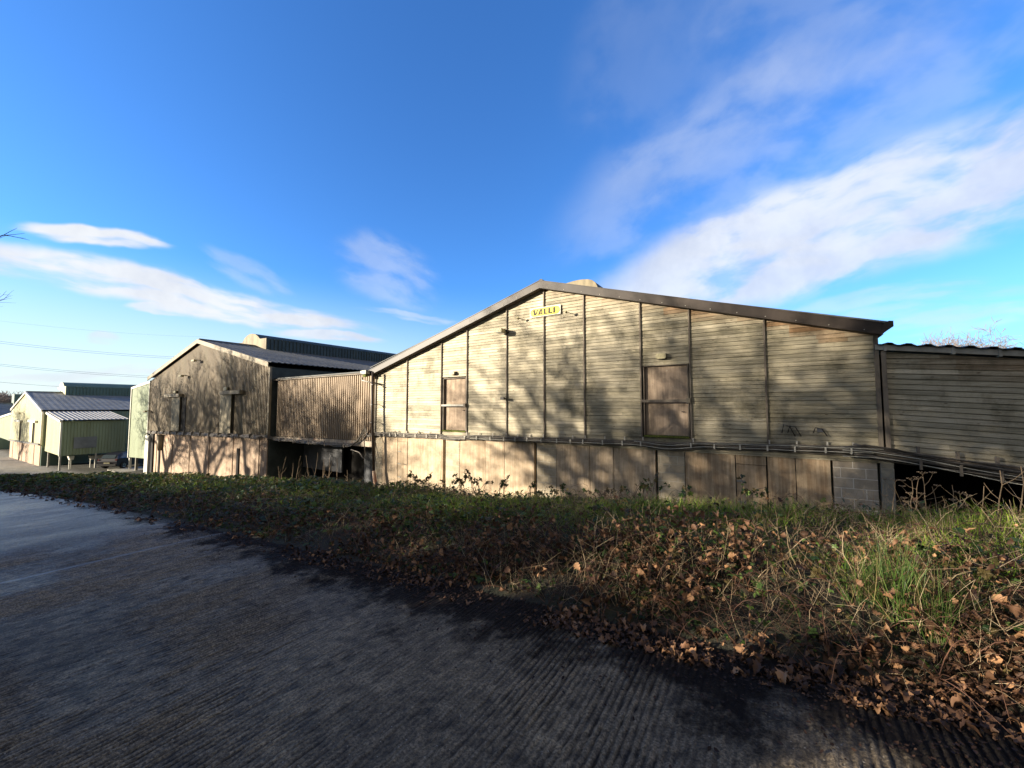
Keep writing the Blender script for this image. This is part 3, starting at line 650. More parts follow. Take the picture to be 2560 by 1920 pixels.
for (ax, bx_, az, dx0, dx1, db_) in [(*[P(x, 1052, Y=7.4)[0] for x in (38,53)], P(45,1052,Y=7.4)[2], *[P(x,1080,Y=7.4)[0] for x in (42,48)], P(45,1101,Y=7.4)[2]), (*[P(x, 1053, Y=7.4)[0] for x in (73,91)], P(82,1053,Y=7.4)[2], *[P(x,1080,Y=7.4)[0] for x in (73,81)], P(78,1106,Y=7.4)[2])]:
    m = MB(); m.box(dx0, dx1, Y3-.12, Y3-.06, db_, az); d = m.build('sliding_door', M['greenlit'], B3)
    m = MB(); m.box(ax, bx_, Y3-.22, Y3-.02, az-.12, az+.12); m.build('door_rail', M['white'], d)
    m = MB(); m.box(dx1+.04, dx1+.5, Y3-.03, Y3-.01, db_, az-.12); m.build('opening', M['dark'], d)
e3 = [-86.6,-84,-81.2,-78.6,-76,-73.2,-70.5,-67.6,-64.1]
for i, (a, b) in enumerate(zip(e3[:-1], e3[1:])):
    m = MB(); m.prism([(a+.04,-7.2),(b-.04,-7.2),(b-.04,bz3(b)-.08),(a+.04,bz3(a)-.08)], 'y', Y3+.02*((i*5)%3), Y3+.09); m.build('wall_panel', M['panelC'], B3)
m = MB(); m.prism([(XL3,bz3(XL3)-.12),(XR3,bz3(XR3)-.12),(XR3,bz3(XR3)+.06),(XL3,bz3(XL3)+.06)], 'y', Y3-.14, Y3+.08); m.build('ledge_beam', M['metaldark'], B3)
# lean-to
XA, XB, YA, YB = -63.6, -56.1, 7.8, 12.3
m = MB(); corr_wall(m, XA, XB, .3, .03, lambda x: -4.6+.0*(x), lambda x: -.62-.098*(x-XA), YA, .7); lean = m.build('lean_to', M['greenlit'], B3)
m = MB(); corr_wall(m, YA, YB, .21, .04, lambda y: -4.62, lambda y: -1.38, XB, .55, 'y'); m.build('side_cladding', M['green'], lean)
m = MB(); m.prism([(XA,-4.6),(XB-.06,-4.6),(XB-.06,-1.4),(XA,-.7)], 'y', YA+.05, YB); m.build('core_wall', M['greenvent'], lean)
m = MB()
for i in range(15):
    y0 = YA-.15+i*.32; m.add([(XA,y0,-.50),(XB+.35,y0,-1.27),(XB+.35,y0+.16,-1.27),(XA,y0+.16,-.50),(XA,y0+.2,-.45),(XB+.35,y0+.2,-1.22),(XB+.35,y0+.28,-1.22),(XA,y0+.28,-.45),(XA,y0+.32,-.50),(XB+.35,y0+.32,-1.27)], [(0,1,2,3),(3,2,5,4),(4,5,6,7),(7,6,9,8)])
m.build('roof', M['greytrim'], lean)
m = MB(); m.prism([(XA,-.74),(XB,-1.47),(XB,-1.28),(XA,-.52)], 'y', YA-.12, YA-.02); m.build('fascia', M['white'], lean)
m = MB(); m.box(XB-.08, XB+.08, YA-.06, YA+.06, -4.65, -1.35); m.build('corner_trim', M['white'], lean)
wa, wb = P(184,1110,X=XB)[1], P(241,1110,X=XB)[1]
m = MB(); m.box(XB, XB+.07, wa, wb, P(212,1120,X=XB)[2], P(212,1092,X=XB)[2]); m.build('window_panel', M['roofg'], lean)
for x, y in ((XB,YA+.05),(XA+1.8,YA+.05),(XB,YA+2.4),(XB,YB-.1)):
    m = MB(); m.box(x-.1, x+.1, y-.06, y+.06, -6.6, -4.6); m.build('post', M['greytrim'], lean)
# ================================================================== 7. barn beyond, with its link
B4 = thing('green_barn', 'green barn at the left edge, mostly hidden behind the other green barn', 'barn', (-118, 7, -7))
m = MB(); m.prism([(-106,-8.3),(-106,-1.9),(-116,.55),(-128,-1.9),(-128,-8.3)], 'y', 7.5, 52); m.build('wall', M['green'], B4)
gable_roof(B4, -128, -106, -116, -1.85, .62, 7.4, 52, M['roofg'], pitch=.6)
m = MB(); m.box(-117.6,-114.4,10,50,.3,2.3); m.build('ridge_vent', M['greenvent'], B4)
m = MB(); m.box(-111.5,-109,13,15,-.6,1.5); m.build('roof_cowl', M['greenlit'], B4)
fascia(B4, -116, .78, -105.8, -1.72, .25, 7.35, M['white'], screws=False, seg=5)
L4 = thing('link_corridor', 'pale green corridor with a pitched end between the two green barns', 'corridor', (-97, 7.6, -6))
m = MB(); corr_wall(m, -104, -87.6, .4, .03, lambda x: -4.7, lambda x: -.95-.9*abs((x+87.6)/16.4), 7.6, .7); m.build('cladding', M['green'], L4)
m = MB(); m.prism([(-104,-4.7),(-87.6,-4.7),(-87.6,-1.0),(-104,-1.85)], 'y', 7.68, 11); m.build('wall', M['greenvent'], L4)
m = MB(); m.prism([(-104,-1.95),(-87.5,-1.05),(-87.5,-.80),(-104,-1.70)], 'y', 7.48, 7.58); m.build('fascia', M['white'], L4)
m = MB(); m.box(-104,-87.6,11,11.1,-8,-1); m.box(-103.8,-103.4,7.7,7.9,-8,-4.7); m.build('shade_backing', M['dark'], L4)
# steps / trough under the lean-to
for (xa, xb, ya, yb, nm, lb_) in ((172,182,1142,1156,'trough','white bench shaped trough under the green side room'), (225,270,1138,1155,'trough','long pale metal trough under the green side room')):
    a = P(xa, yb, X=-57.0); b = P(xb, ya, X=-57.0)
    t = thing(nm, lb_, 'trough', (a[0], a[1], a[2]))
    m = MB(); m.prism([(a[1],a[2]+.25),(b[1],a[2]+.25),(b[1]+.05,b[2]+.1),(a[1]-.1,b[2]+.1)], 'x', -57.3, -56.6); m.build('tray', M['greytrim'] if xa > 200 else M['white'], t)
    m = MB(); m.box(-57.25,-57.15,a[1]+.03,a[1]+.1,-6.4,a[2]+.25); m.build('leg', M['white'], t); m = MB(); m.box(-57.25,-57.15,b[1]-.1,b[1]-.03,-6.4,a[2]+.25); m.build('leg', M['white'], t)
# ================================================================== 8. sign
sx0, sx1, sz0, sz1 = -6.97, -5.79, 3.10, 3.415; SY = FY-.075
sg = thing('sign', 'white board with a yellow oval panel reading VALLI, near the top of the timber gable', 'sign', (-6.38, SY, 3.1))
m = MB(); m.box(sx0, sx1, SY, SY+.025, sz0, sz1); m.build('board', M['signwhite'], sg)
def stadium(x0, x1, z0, z1, n=10):
    r = (z1-z0)/2; cz = (z0+z1)/2; pts = []
    for i in range(n+1): t = -math.pi/2+math.pi*i/n; pts.append((x1-r+math.cos(t)*r, cz+math.sin(t)*r))
    for i in range(n+1): t = math.pi/2+math.pi*i/n; pts.append((x0+r+math.cos(t)*r, cz+math.sin(t)*r))
    return pts
m = MB(); m.prism(stadium(sx0+.02, sx1-.02, sz0+.02, sz1-.02), 'y', SY-.003, SY+.001); m.build('border', M['black'], sg)
m = MB(); m.prism(stadium(sx0+.03, sx1-.03, sz0+.03, sz1-.03), 'y', SY-.007, SY-.002); m.build('panel', M['yellow'], sg)
m = MB(); ox, oz, H = sx0+.13, sz0+.062, .192
def L_(pts): m.prism([(ox+x, oz+z*H) for x, z in pts], 'y', SY-.011, SY-.006)
L_([(0,1),(.075,1),(.098,.25),(.098,0),(.035,0)]); L_([(.098,0),(.128,0),(.205,1),(.160,1),(.098,.25)])           # V
L_([(.185,0),(.262,0),(.325,.78),(.325,1),(.275,1)]); L_([(.325,1),(.362,1),(.372,0),(.330,0)]); L_([(.262,.16),(.33,.16),(.33,.34),(.275,.34)])   # A
for q in (.415, .595): L_([(q,1),(q+.075,1),(q+.075,.22),(q+.145,.22),(q+.145,0),(q,0)])   # L L
L_([(.785,1),(.86,1),(.86,0),(.785,0)]); L_([(.885,1.0),(.905,1.0),(.905,.88),(.885,.88)])
m.build('lettering', M['black'], sg)
# ================================================================== 9. wall lamps
def wall_arm(px, py, label):
    b = P(px, py, Y=FY-.02); t = thing('lamp_arm', label, 'lamp bracket', b, 'lamp arms beside the sign')
    m = MB(); m.tube([b, (b[0]-.02, b[1]-.08, b[2]+.01), (b[0]-.05, b[1]-.24, b[2]-.0)], .012, 8); m.build('arm', M['metaldark'], t)
    m = MB(); e = (b[0]-.05, b[1]-.24, b[2]); m.tube([(e[0],e[1]+.02,e[2]-.02),(e[0]-.02,e[1]-.05,e[2]+.03)], [.03,.042], 8); m.build('lamp_holder', M['lamp'], t)
wall_arm(1308, 799, 'short metal lamp arm left of the yellow sign'); wall_arm(1428, 784, 'short metal lamp arm right of the yellow sign')
def bulkhead(px, py, w, h, label, Y=FY, mat='lamp'):
    b = P(px, py, Y=Y-.05); t = thing('wall_lamp', label, 'wall lamp', b)
    m = MB(); m.box(b[0]-w/2, b[0]+w/2, Y-.08, Y-.02, b[2]-h/2, b[2]+h/2); m.build('base', M['metaldark'], t)
    m = MB(); pts = [(b[0]+w*.5*sx_*c, b[2]+h*.5*sz_*d) for sx_, sz_, c, d in ((-1,-1,.75,1),(1,-1,.75,1),(1,-1,1,.6),(1,1,1,.6),(1,1,.75,1),(-1,1,.75,1),(-1,1,1,.6),(-1,-1,1,.6))]
    m.prism(pts, 'y', Y-.16, Y-.079); m.build('cover', M[mat], t)
    return t
bulkhead(1133, 933, .27, .13, 'oval bulkhead lamp above the left plywood door')
bulkhead(1654, 891, .27, .15, 'mossy oval bulkhead lamp above the right plywood door')
bulkhead(440, 980, .45, .2, 'small lamp above the left sliding door of the tan barn', Y2)
bulkhead(567, 972, .45, .22, 'small pale lamp above the right sliding door of the tan barn', Y2)
b = P(1270, 829, Y=FY-.02); t = thing('floodlight', 'boxy brown floodlight projecting from the middle of the timber gable', 'floodlight', b)
m = MB(); m.box(b[0]-.28, b[0]-.02, FY-.42, FY-.12, b[2]-.07, b[2]+.07); m.build('case', M['lamp'], t)
m = MB(); m.box(b[0]-.05, b[0]+.05, FY-.14, FY-.02, b[2]-.05, b[2]+.05); m.build('bracket', M['metaldark'], t)
m = MB(); m.box(b[0]-.26, b[0]-.04, FY-.41, FY-.13, b[2]-.085, b[2]-.071); m.build('lens', M['glass'], t)
b = P(1266, 997, Y=FY-.03); t = thing('security_sensor', 'small black sensor on a stalk below the floodlight on the timber wall', 'sensor', b)
m = MB(); m.tube([b, (b[0]-.02, b[1]-.16, b[2]+.01)], .022, 8); m.build('stalk', M['metaldark'], t)
m = MB(); m.box(b[0]-.09, b[0]+.05, b[1]-.26, b[1]-.14, b[2]-.03, b[2]+.05); m.build('head', M['metaldark'], t)
for px, py, lb_ in ((502, 902, 'bare wire lamp frame high on the tan gable'), (470, 940, 'brown lamp on an arm at mid height of the tan gable'), (378, 1028, 'dark lamp on the left corner of the tan barn'), (60, 1033, 'small lamp on the pale green gable')):
    yy = Y2 if px > 200 else Y3; b = P(px, py, Y=yy-.02); t = thing('wall_lamp', lb_, 'wall lamp', b)
    m = MB(); m.tube([b, (b[0], b[1]-.2, b[2]+.05), (b[0]-.1, b[1]-.3, b[2])], .03, 6); m.build('arm', M['metaldark'], t)
    m = MB(); m.box(b[0]-.4, b[0]+.05, b[1]-.45, b[1]-.25, b[2]-.08, b[2]+.06); m.build('case', M['lamp'], t)
# ================================================================== 10. cable runs
def wav(x, k, a=.02): return a*math.sin(x*2.1+k*1.9)+a*.6*math.sin(x*5.3+k*3.1)
CR = thing('cable_run', 'bundle of grey cables held by pale clips along the foot of the timber gable', 'cables', (-6.5, FY-.1, -1.1))
clips = [963,977,992,1013,1041,1069,1094,1164,1194,1228,1262,1290,1320,1355,1394,1428,1459,1508,1557,1603,1728,1786,1850,1918,1986,2062,2126]
cxs = [P(x, 1100, Y=FY-.1)[0] for x in clips]
for k in range(9):
    pts = []; x = -15.3
    while x < 1.98:
        z = base_z(x)-.03-.022*(k-4)+wav(x, k, .010)
        if -11.2 < x < -9.8: z -= .10*math.sin((x+11.2)/1.4*math.pi)*(1 if k < 6 else .3)
        if -3.2 < x < -1.7: z -= .07*math.sin((x+3.2)/1.5*math.pi)
        pts.append((x, FY-.09-.012*(k % 4)-.01*math.sin(x+k), z)); x += .17
    m = MB(); m.tube(pts, .0085 if k % 3 else .012, 5); m.build('cable', M['cable'] if k % 3 != 1 else M['cabledark'], CR, smooth=True)
for k, (z0, rr) in enumerate(((.035,.012), (-.06,.012))):
    pts = [(x, FY-.15, base_z(x)+z0+wav(x, k+4, .006)-(.09*math.exp(-((x+2.5)/.55)**2))) for x in np.arange(-9.6 if k else -3.4, 2.05, .15)]
    m = MB(); m.tube(pts, rr*.7, 6); m.build('conduit', M['conduit'], CR, smooth=True)
for i, x in enumerate(cxs):
    z = base_z(x)-.05; m = MB(); m.box(x-.018, x+.018, FY-.18, FY-.165, z-.05, z+.085)
    m.box(x-.018, x+.018, FY-.166, FY-.03, z-.05, z-.04); m.build('cable_clip', M['clip'], CR)
    if i not in (0,1,6,21,22):
        m = MB(); m.box(x+.03, x+.062, FY-.085, FY-.066, z+.07, z+.21); m.build('cable_clip', M['clip'], CR)
for px_, hh in ((985,.18),(1045,.14),(1975,.3),(1990,.26),(2055,.2)):
    b = P(px_, 1085, Y=FY-.1); m = MB(); s_ = 1 if px_ < 1900 else -1
    m.tube([(b[0]-.1*s_,FY-.08,b[2]-.05),(b[0],FY-.10,b[2]+hh*.6),(b[0]+.12*s_,FY-.12,b[2]+hh*.75),(b[0]+.16*s_,FY-.1,b[2]+.02)], .012, 6); m.build('cable', M['cabledark'], CR, smooth=True)
b = P(2052, 1078, Y=FY-.04); m = MB(); m.box(b[0]-.07, b[0]+.05, FY-.06, FY-.03, b[2]-.02, b[2]+.07); m.build('junction_box', M['greywall'], CR)
CL = thing('cable_run', 'sagging bundle of grey cables slung under the brown corrugated corridor', 'cables', (-20, FY-.1, -2))
for k in range(7):
    pts = []
    for x in np.arange(-25.3, -15.75, .22):
        t = (x+25.2)/9.4
        z = -1.78-.02*k+wav(x, k, .025)-.03*math.sin(t*math.pi)
        if x > -17.1: z += (x+17.1)**2*(.36+.05*k)
        if x < -24.2: z = -1.62+(x+24.2)*-.14-.025*k*.6 if False else z+(-24.2-x)*.16
        pts.append((x, FY-.12-.012*k-(.12 if x < -24.6 else 0), z))
    pts += [(-15.62, FY-.2, -1.33-.012*k), (-15.2, FY-.14, -1.2-.015*k)]
    m = MB(); m.tube(pts, .016, 5); m.build('cable', M['cable'], CL, smooth=True)
for x in (-23.5, -22, -20.5, -19.0, -17.4):
    m = MB(); m.box(x-.03, x+.03, FY-.24, FY-.02, -1.99, -1.96); m.box(x-.03, x+.03, FY-.24, FY-.225, -1.97, -1.72); m.build('cable_clip', M['batten'], CL)
for pts in ([(-15.75,11.5,-1.3),(-15.5,11.4,-2.2),(-15.7,11.45,-2.35),(-16.0,11.45,-2.1),(-16.7,11.5,-2.02)], [(-15.3,11.5,-1.2),(-14.98,11.5,-1.6),(-14.95,11.5,-2.1),(-15.15,11.5,-2.3)]):
    m = MB(); m.tube(pts, .022, 6); m.build('cable', M['cable'], CL, smooth=True)
C2 = thing('cable_run', 'grey cable bundle along the foot of the tan corrugated gable', 'cables', (-35, Y2-.1, -1.9))
for k in range(6):
    pts = [(x, Y2-.12-.015*k, bz2(x)-.03-.03*k+wav(x, k, .03)) for x in np.arange(-45.3, -25.2, .4)]
    pts = [(-45.9, Y2-.3, bz2(-45.9)-1.0), (-45.75, Y2-.25, bz2(-45.9)-.35)]+pts+[(-25.2,FY-.2,-1.73-.02*k)]
    m = MB(); m.tube(pts, .018, 5); m.build('cable', M['cable'], C2, smooth=True)
for x in np.arange(-44.5, -25, 1.5):
    m = MB(); m.box(x-.03, x+.03, Y2-.24, Y2-.05, bz2(x)-.22, bz2(x)+.05); m.build('cable_clip', M['cable'], C2)
CQ = thing('cable_run', 'cables and two pale conduits descending across the foot of the right corridor', 'cables', (3.5, FY-.1, -1.1))
for k in range(12):
    pts = []
    for x in np.arange(1.5, 7.9, .12):
        z = -1.00-.135*max(0, x-1.75)-.024*(k-5)+wav(x, k, .012)+.03*math.exp(-((x-1.4)/.4)**2)
        pts.append((x, FY-.10-.014*(k % 5), z))
    m = MB(); m.tube(pts, .012 if k % 2 else .017, 5); m.build('cable', M['cabledark'] if k % 3 else M['cable'], CQ, smooth=True)
for k, zz in enumerate((0.02, -.10)):
    pts = [(x, FY-.2, -1.00+zz-.16*max(0, x-1.75)+(.05 if 2.7 < x < 3.2 else 0)*0+wav(x, k, .006)+.022*math.sin((x-1.7)*2.4)*(x > 1.75)) for x in np.arange(1.3, 7.8, .12)]
    m = MB(); m.tube(pts, .009, 6); m.build('conduit', M['conduit'], CQ, smooth=True)
for x in (2.55, 3.12, 3.65, 4.6):
    m = MB(); z = -1.0-.135*(x-1.75); m.box(x-.022, x+.022, FY-.1, FY-.03, z+.02, z+.27); m.box(x-.022, x+.022, FY-.225, FY-.2, z-.2, z+.02); m.build('cable_clip', M['batten'], CQ)
m = MB(); m.tube([(1.25,FY-.1,-.93),(1.7,FY-.14,-.85),(2.2,FY-.13,-.92),(2.6,FY-.1,-1.03)], .02, 6); m.build('cable', M['cabledark'], CQ, smooth=True)
# ================================================================== 11. car
def make_car():
    base = P(316, 1166, X=-53.6); t = thing('parked_car', 'dark hatchback parked between the green annex and the far green barn', 'car', (base[0], base[1], base[2]))
    hd = math.atan2(.80, -.60)                       # heading angle of the nose
    L, W = 4.1, 1.72
    prof = [(-2.0,.35),(-2.05,.75),(-1.98,1.0),(-1.72,1.32),(-1.25,1.49),(-.3,1.53),(.45,1.43),(1.05,1.06),(1.75,.90),(2.05,.62),(2.02,.3),(1.65,.22),(-1.6,.22)]
    def ring(y, inset, top): return [(x, y, z if z < 1.02 else 1.02+(z-1.02)*top) for x, z in prof]
    m = MB(); n = len(prof); rings = []
    for y, sc_, tz in ((-.86,.97,.0),(-.86,1,.0),(-.66,1,1.0),(.66,1,1.0),(.86,1,.0),(.86,.97,0)):
        rings.append([(x*sc_, y, (z if z < 1.02 else 1.02+(z-1.02)*tz)) for x, z in prof])
    rings[0] = [(x*.98, -.80, .2+(z-.2)*.97 if z<1.02 else 1.0) for x, z in prof]; rings[-1] = [(x*.98, .80, .2+(z-.2)*.97 if z<1.02 else 1.0) for x, z in prof]
    vs = [p for r in rings for p in r]
    fs = [(r*n+i, r*n+(i+1)%n, (r+1)*n+(i+1)%n, (r+1)*n+i) for r in range(5) for i in range(n)]
    fs += [tuple(range(n)), tuple(reversed(range(5*n, 6*n)))]
    m.add(vs, fs)
    parts = [('body', m, 'carpaint', None)]
    m = MB(); m.add([(-1.99,-.62,1.04),(-1.99,.62,1.04),(-1.74,.56,1.34),(-1.74,-.56,1.34)], [(0,1,2,3)]); m.add([(-1.97,-.62,1.04),(-1.97,.62,1.04),(-1.72,.56,1.34),(-1.72,-.56,1.34)], [(3,2,1,0)]); parts.append(('rear_window', m, 'glass', None))
    for s_ in (-1, 1):
        m = MB(); y = s_*.775
        m.add([(-1.55,s_*.86,1.03),(.85,s_*.86,1.03),(.35,s_*.70,1.37),(-1.2,s_*.70,1.40)], [(0,1,2,3)] if s_ < 0 else [(3,2,1,0)])
        m.v = [(a, b+s_*.012, c) for a, b, c in m.v]; parts.append(('side_window', m, 'glass', None))
        m = MB(); m.tube([(-1.62,s_*.875,1.02),(.9,s_*.875,1.02)], .012, 6); m.tube([(-1.62,s_*.875,1.02),(-1.22,s_*.72,1.43),(.3,s_*.72,1.40)], .012, 6); parts.append(('window_trim', m, 'chrome', None))
        m = MB(); m.box(-2.05,-1.92,s_*.70,s_*.84,.84,.96); parts.append(('tail_light', m, 'lamplens', None))
        for xw in (-1.28, 1.25):
            m = MB(); m.tube([(xw,s_*.70,.32),(xw,s_*.88,.32)], .32, 20); parts.append(('wheel', m, 'rubber', None))
            m = MB(); m.tube([(xw,s_*.88,.32),(xw,s_*.892,.32)], .2, 16); parts.append(('rim', m, 'chrome', 'wheel'))
    m = MB(); m.box(-2.085,-2.0,-.26,.26,.55,.66); parts.append(('number_plate', m, 'lamp', None))
    m = MB(); m.box(-2.1,-1.98,-.8,.8,.36,.5); parts.append(('bumper', m, 'rubber', None))
    ca2, sa2 = math.cos(hd), math.sin(hd); last = None
    for nm, mb, mt, par in parts:
        mb.v = [(base[0]+x*ca2-y*sa2, base[1]+x*sa2+y*ca2, base[2]+z) for x, y, z in mb.v]
        o = mb.build(nm, M[mt], last if par else t)
        if nm == 'wheel': last = o
make_car()
# ================================================================== 12. overhead lines
for i, (ya, yb) in enumerate(((803,840), (853,893), (858,897), (913,942), (917,946), (963,975))):
    a = PD(-200, ya-16, 150); b = PD(520, yb+9, 230); a = Vector(a); b = Vector(b)
    pts = [a.lerp(b, k/24)-Vector((0,0,2.0*(1-(2*k/24-1)**2)))+Vector((0,0,1.6)) for k in range(25)]
    nm_ = ['highest and faintest overhead wire at the left','upper wire of the top pair over the far barns','lower wire of the top pair over the far barns','upper wire of the middle pair over the far barns','lower wire of the middle pair over the far barns','lowest overhead wire, just above the far green barn'][i]
    m = MB(); m.tube(pts, .022 if i == 0 else .05, 5); o = m.build('power_line', M['wire']); tag(o, nm_, 'power line', 'overhead power lines')
# ================================================================== 13. trees
def bare_tree(name, label, loc, h, seed, group, lean=(0,0), levels=5, thick=None, mat='bark', tmat='twig', spread=1., extra=None, ntw=3, rmin=.0):
    r = random.Random(seed); t = thing(name, label, 'tree', loc, group); tr = MB(); br = MB(); o = Vector(loc); thick = thick or h*.024
    def grow(p, d, L, rad, lev):
        seg = 4 if lev < 3 else 3; pts = [p]; rs = [rad]; q = p.copy(); dd = d.copy()
        for i in range(seg):
            dd = (dd+Vector((r.gauss(0,.13), r.gauss(0,.13), r.gauss(0,.09)+(.05 if lev else 0)))).normalized()
            q = q+dd*(L/seg); pts.append(q.copy()); rs.append(max(rmin, rad*(1-.55*(i+1)/seg) if lev else rad*(1-.4*(i+1)/seg)))
        (tr if lev == 0 else br).tube(pts, rs, 8 if lev == 0 else (5 if lev < 3 else 3), cap=False)
        if lev >= levels: return
        nb = (6, 5, 5, 4, ntw, ntw)[min(lev, 5)]
        for k in range(nb):
            f = r.uniform(.42, 1.) if lev else r.uniform(.66, 1.); idx = min(seg-1, int(f*seg)); fr = f*seg-idx
            b = pts[idx].lerp(pts[idx+1], fr); az = 2*math.pi*(k/nb)+r.uniform(-.6,.6); tilt = r.uniform(.5, 1.0)*spread
            ax = dd.orthogonal().normalized(); ay = dd.cross(ax)
            nd = (dd*math.cos(tilt)+(ax*math.cos(az)+ay*math.sin(az))*math.sin(tilt)).normalized()
            grow(b, nd, L*r.uniform(.55, .78), rs[idx]*r.uniform(.5,.72), lev+1)
    grow(o-Vector((0,0,.3)), Vector((lean[0], lean[1], 1)).normalized(), h*.42, thick, 0)
    if extra:
        for pts, rad in extra:
            pts = [Vector(p) for p in pts]; n = len(pts); br.tube(pts, [rad*(1-.8*i/(n-1)) for i in range(n)], 5, cap=False)
            for i in range(2, n):
                for s_ in (-1, 1):
                    d = (pts[i]-pts[i-1]).normalized(); e = (d+Vector((r.uniform(-.5,.5), s_*.3, r.uniform(-.6,.6)))).normalized()*r.uniform(.12,.3)
                    br.tube([pts[i], pts[i]+e*.5, pts[i]+e+Vector((0,0,r.uniform(-.03,.05)))], [rad*.25, rad*.18, rad*.08], 3, cap=False)
    tr.build('trunk', M[mat], t, smooth=True); br.build('crown', M[tmat], t, smooth=True)
    return t
RT = 'bare roadside trees behind the viewpoint'
TREES = [
 (-37.8, -8.0, 12, 3, 'bare oak on the far verge opposite the tan barn corridor'), (-44.5, -7.6, 14, 4, 'bare oak at the bend of the road'),
 (-58.5, -7.2, 15, 31, 'bare ash well down the road on its far verge'), (-51.5, -8.0, 15, 6, 'tall bare tree by the road below the barns'),
 (-25.0, -12.5, 14, 8, 'bare field oak behind the hedge, nearest the tan barn'), (-22.2, -11.8, 14, 9, 'bare field oak behind the hedge, second towards the viewpoint'),
 (-19.6, -12.6, 13.5, 12, 'broad bare field oak behind the hedge, third towards the viewpoint'), (-16.8, -12.0, 13, 15, 'bare field oak behind the hedge, nearest the viewpoint'),
 (-92, -8, 13, 14, 'bare tree far down the road'),
]
for (x, y, h, sd, lb_) in TREES:
    bare_tree('bare_tree', lb_, (x, y, float(ground_z(x, y))), h, sd, RT, lean=(0,0), levels=5 if sd in (3,4,31,6,14) else 4, rmin=.017, thick=h*.03)
tips = [[P(-160,640,X=-13.0), P(-70,610,X=-12.9), P(-20,598,X=-12.8), P(8,588,X=-12.8), P(27,590,X=-12.8)],
        [P(-120,790,X=-13.5), P(-50,768,X=-13.4), P(-15,757,X=-13.4), P(9,749,X=-13.4)], [P(-120,800,X=-13.5), P(-45,770,X=-13.4), P(-14,753,X=-13.4), P(8,737,X=-13.4)]]
root = Vector((-16.0, -2.9, float(ground_z(-16.0, -6.5)))); jn = Vector((-15.2, -1.7, 2.6))
ex = [([root+Vector((0,-3.8,2.2)), jn-Vector((.5,1.9,.9)), jn]+[Vector(p) for p in tips[0]], .03)]+[([jn, jn+Vector((.8,.5,-.5))]+[Vector(p) for p in q], .014) for q in tips[1:]]
bare_tree('bare_tree', 'bare tree whose twig tips reach into the left edge of the view', (-16.0, -6.7, float(ground_z(-16.0, -6.7))), 9, 77, RT, levels=4, extra=ex)
def leafy_tree(label, loc, R, H, seed):
    rr_ = np.random.default_rng(seed); t = thing('holly_tree', label, 'tree', loc); m = MB(); m.tube([loc, (loc[0], loc[1], loc[2]+H*.9)], [.22, .05], 8); m.build('trunk', M['bark'], t)
    n = 34000; cl = 130; cc = rr_.normal(0, 1, (cl, 3)); cc /= np.linalg.norm(cc, axis=1)[:, None]; cc *= (rr_.random(cl)**.4)[:, None]; k = rr_.integers(0, cl, n); q = cc[k]+rr_.normal(0, .17, (n, 3))
    ps = np.column_stack([loc[0]+q[:,0]*R*.92, loc[1]+q[:,1]*R*.8, loc[2]+H*.80+H*.25*q[:,2]])
    o = scatter('crown', [ovate_t(3, 1), ovate_t(3, 3)], ps, rr_.uniform(.10,.19,n), rr_.uniform(0,6.28,n), rr_.normal(0,.8,n), rr_.normal(0,.8,n), M['hedge'], tones(n)); o.parent = t; o.location = -Vector(t.location)
# distant trees
b = PD(2436, 985, 75); bare_tree('bare_tree', 'distant bare oak showing its crown over the right corridor roof', (b[0], b[1], -1.5), 18.8, 21, 'distant bare trees', rmin=.03, levels=5, mat='fartwig', tmat='fartwig', spread=1.25, thick=.5, ntw=3)
b = PD(2375, 985, 95); bare_tree('bare_tree', 'smaller distant bare tree left of the oak over the corridor roof', (b[0], b[1], -1.5), 24.5, 22, 'distant bare trees', rmin=.04, levels=4, mat='fartwig', tmat='fartwig', spread=1.2, thick=.3)
for i, px_ in enumerate((-30, 2, 20, 38, 56)):
    s_ = 210+10*(i % 2); b = PD(px_, 1020, s_); bare_tree('bare_tree', ['bare tree beyond the frame at the far left','leftmost distant bare tree on the skyline','distant bare tree second from the left on the skyline','distant bare tree third from the left on the skyline','distant bare tree nearest the green gable on the skyline'][i], (b[0], b[1], -7), 17.5+random.uniform(-1.5,1.5), 40+i, 'distant bare trees', rmin=.09, levels=4, mat='fartwig', tmat='fartwig', spread=1.2, thick=.3)
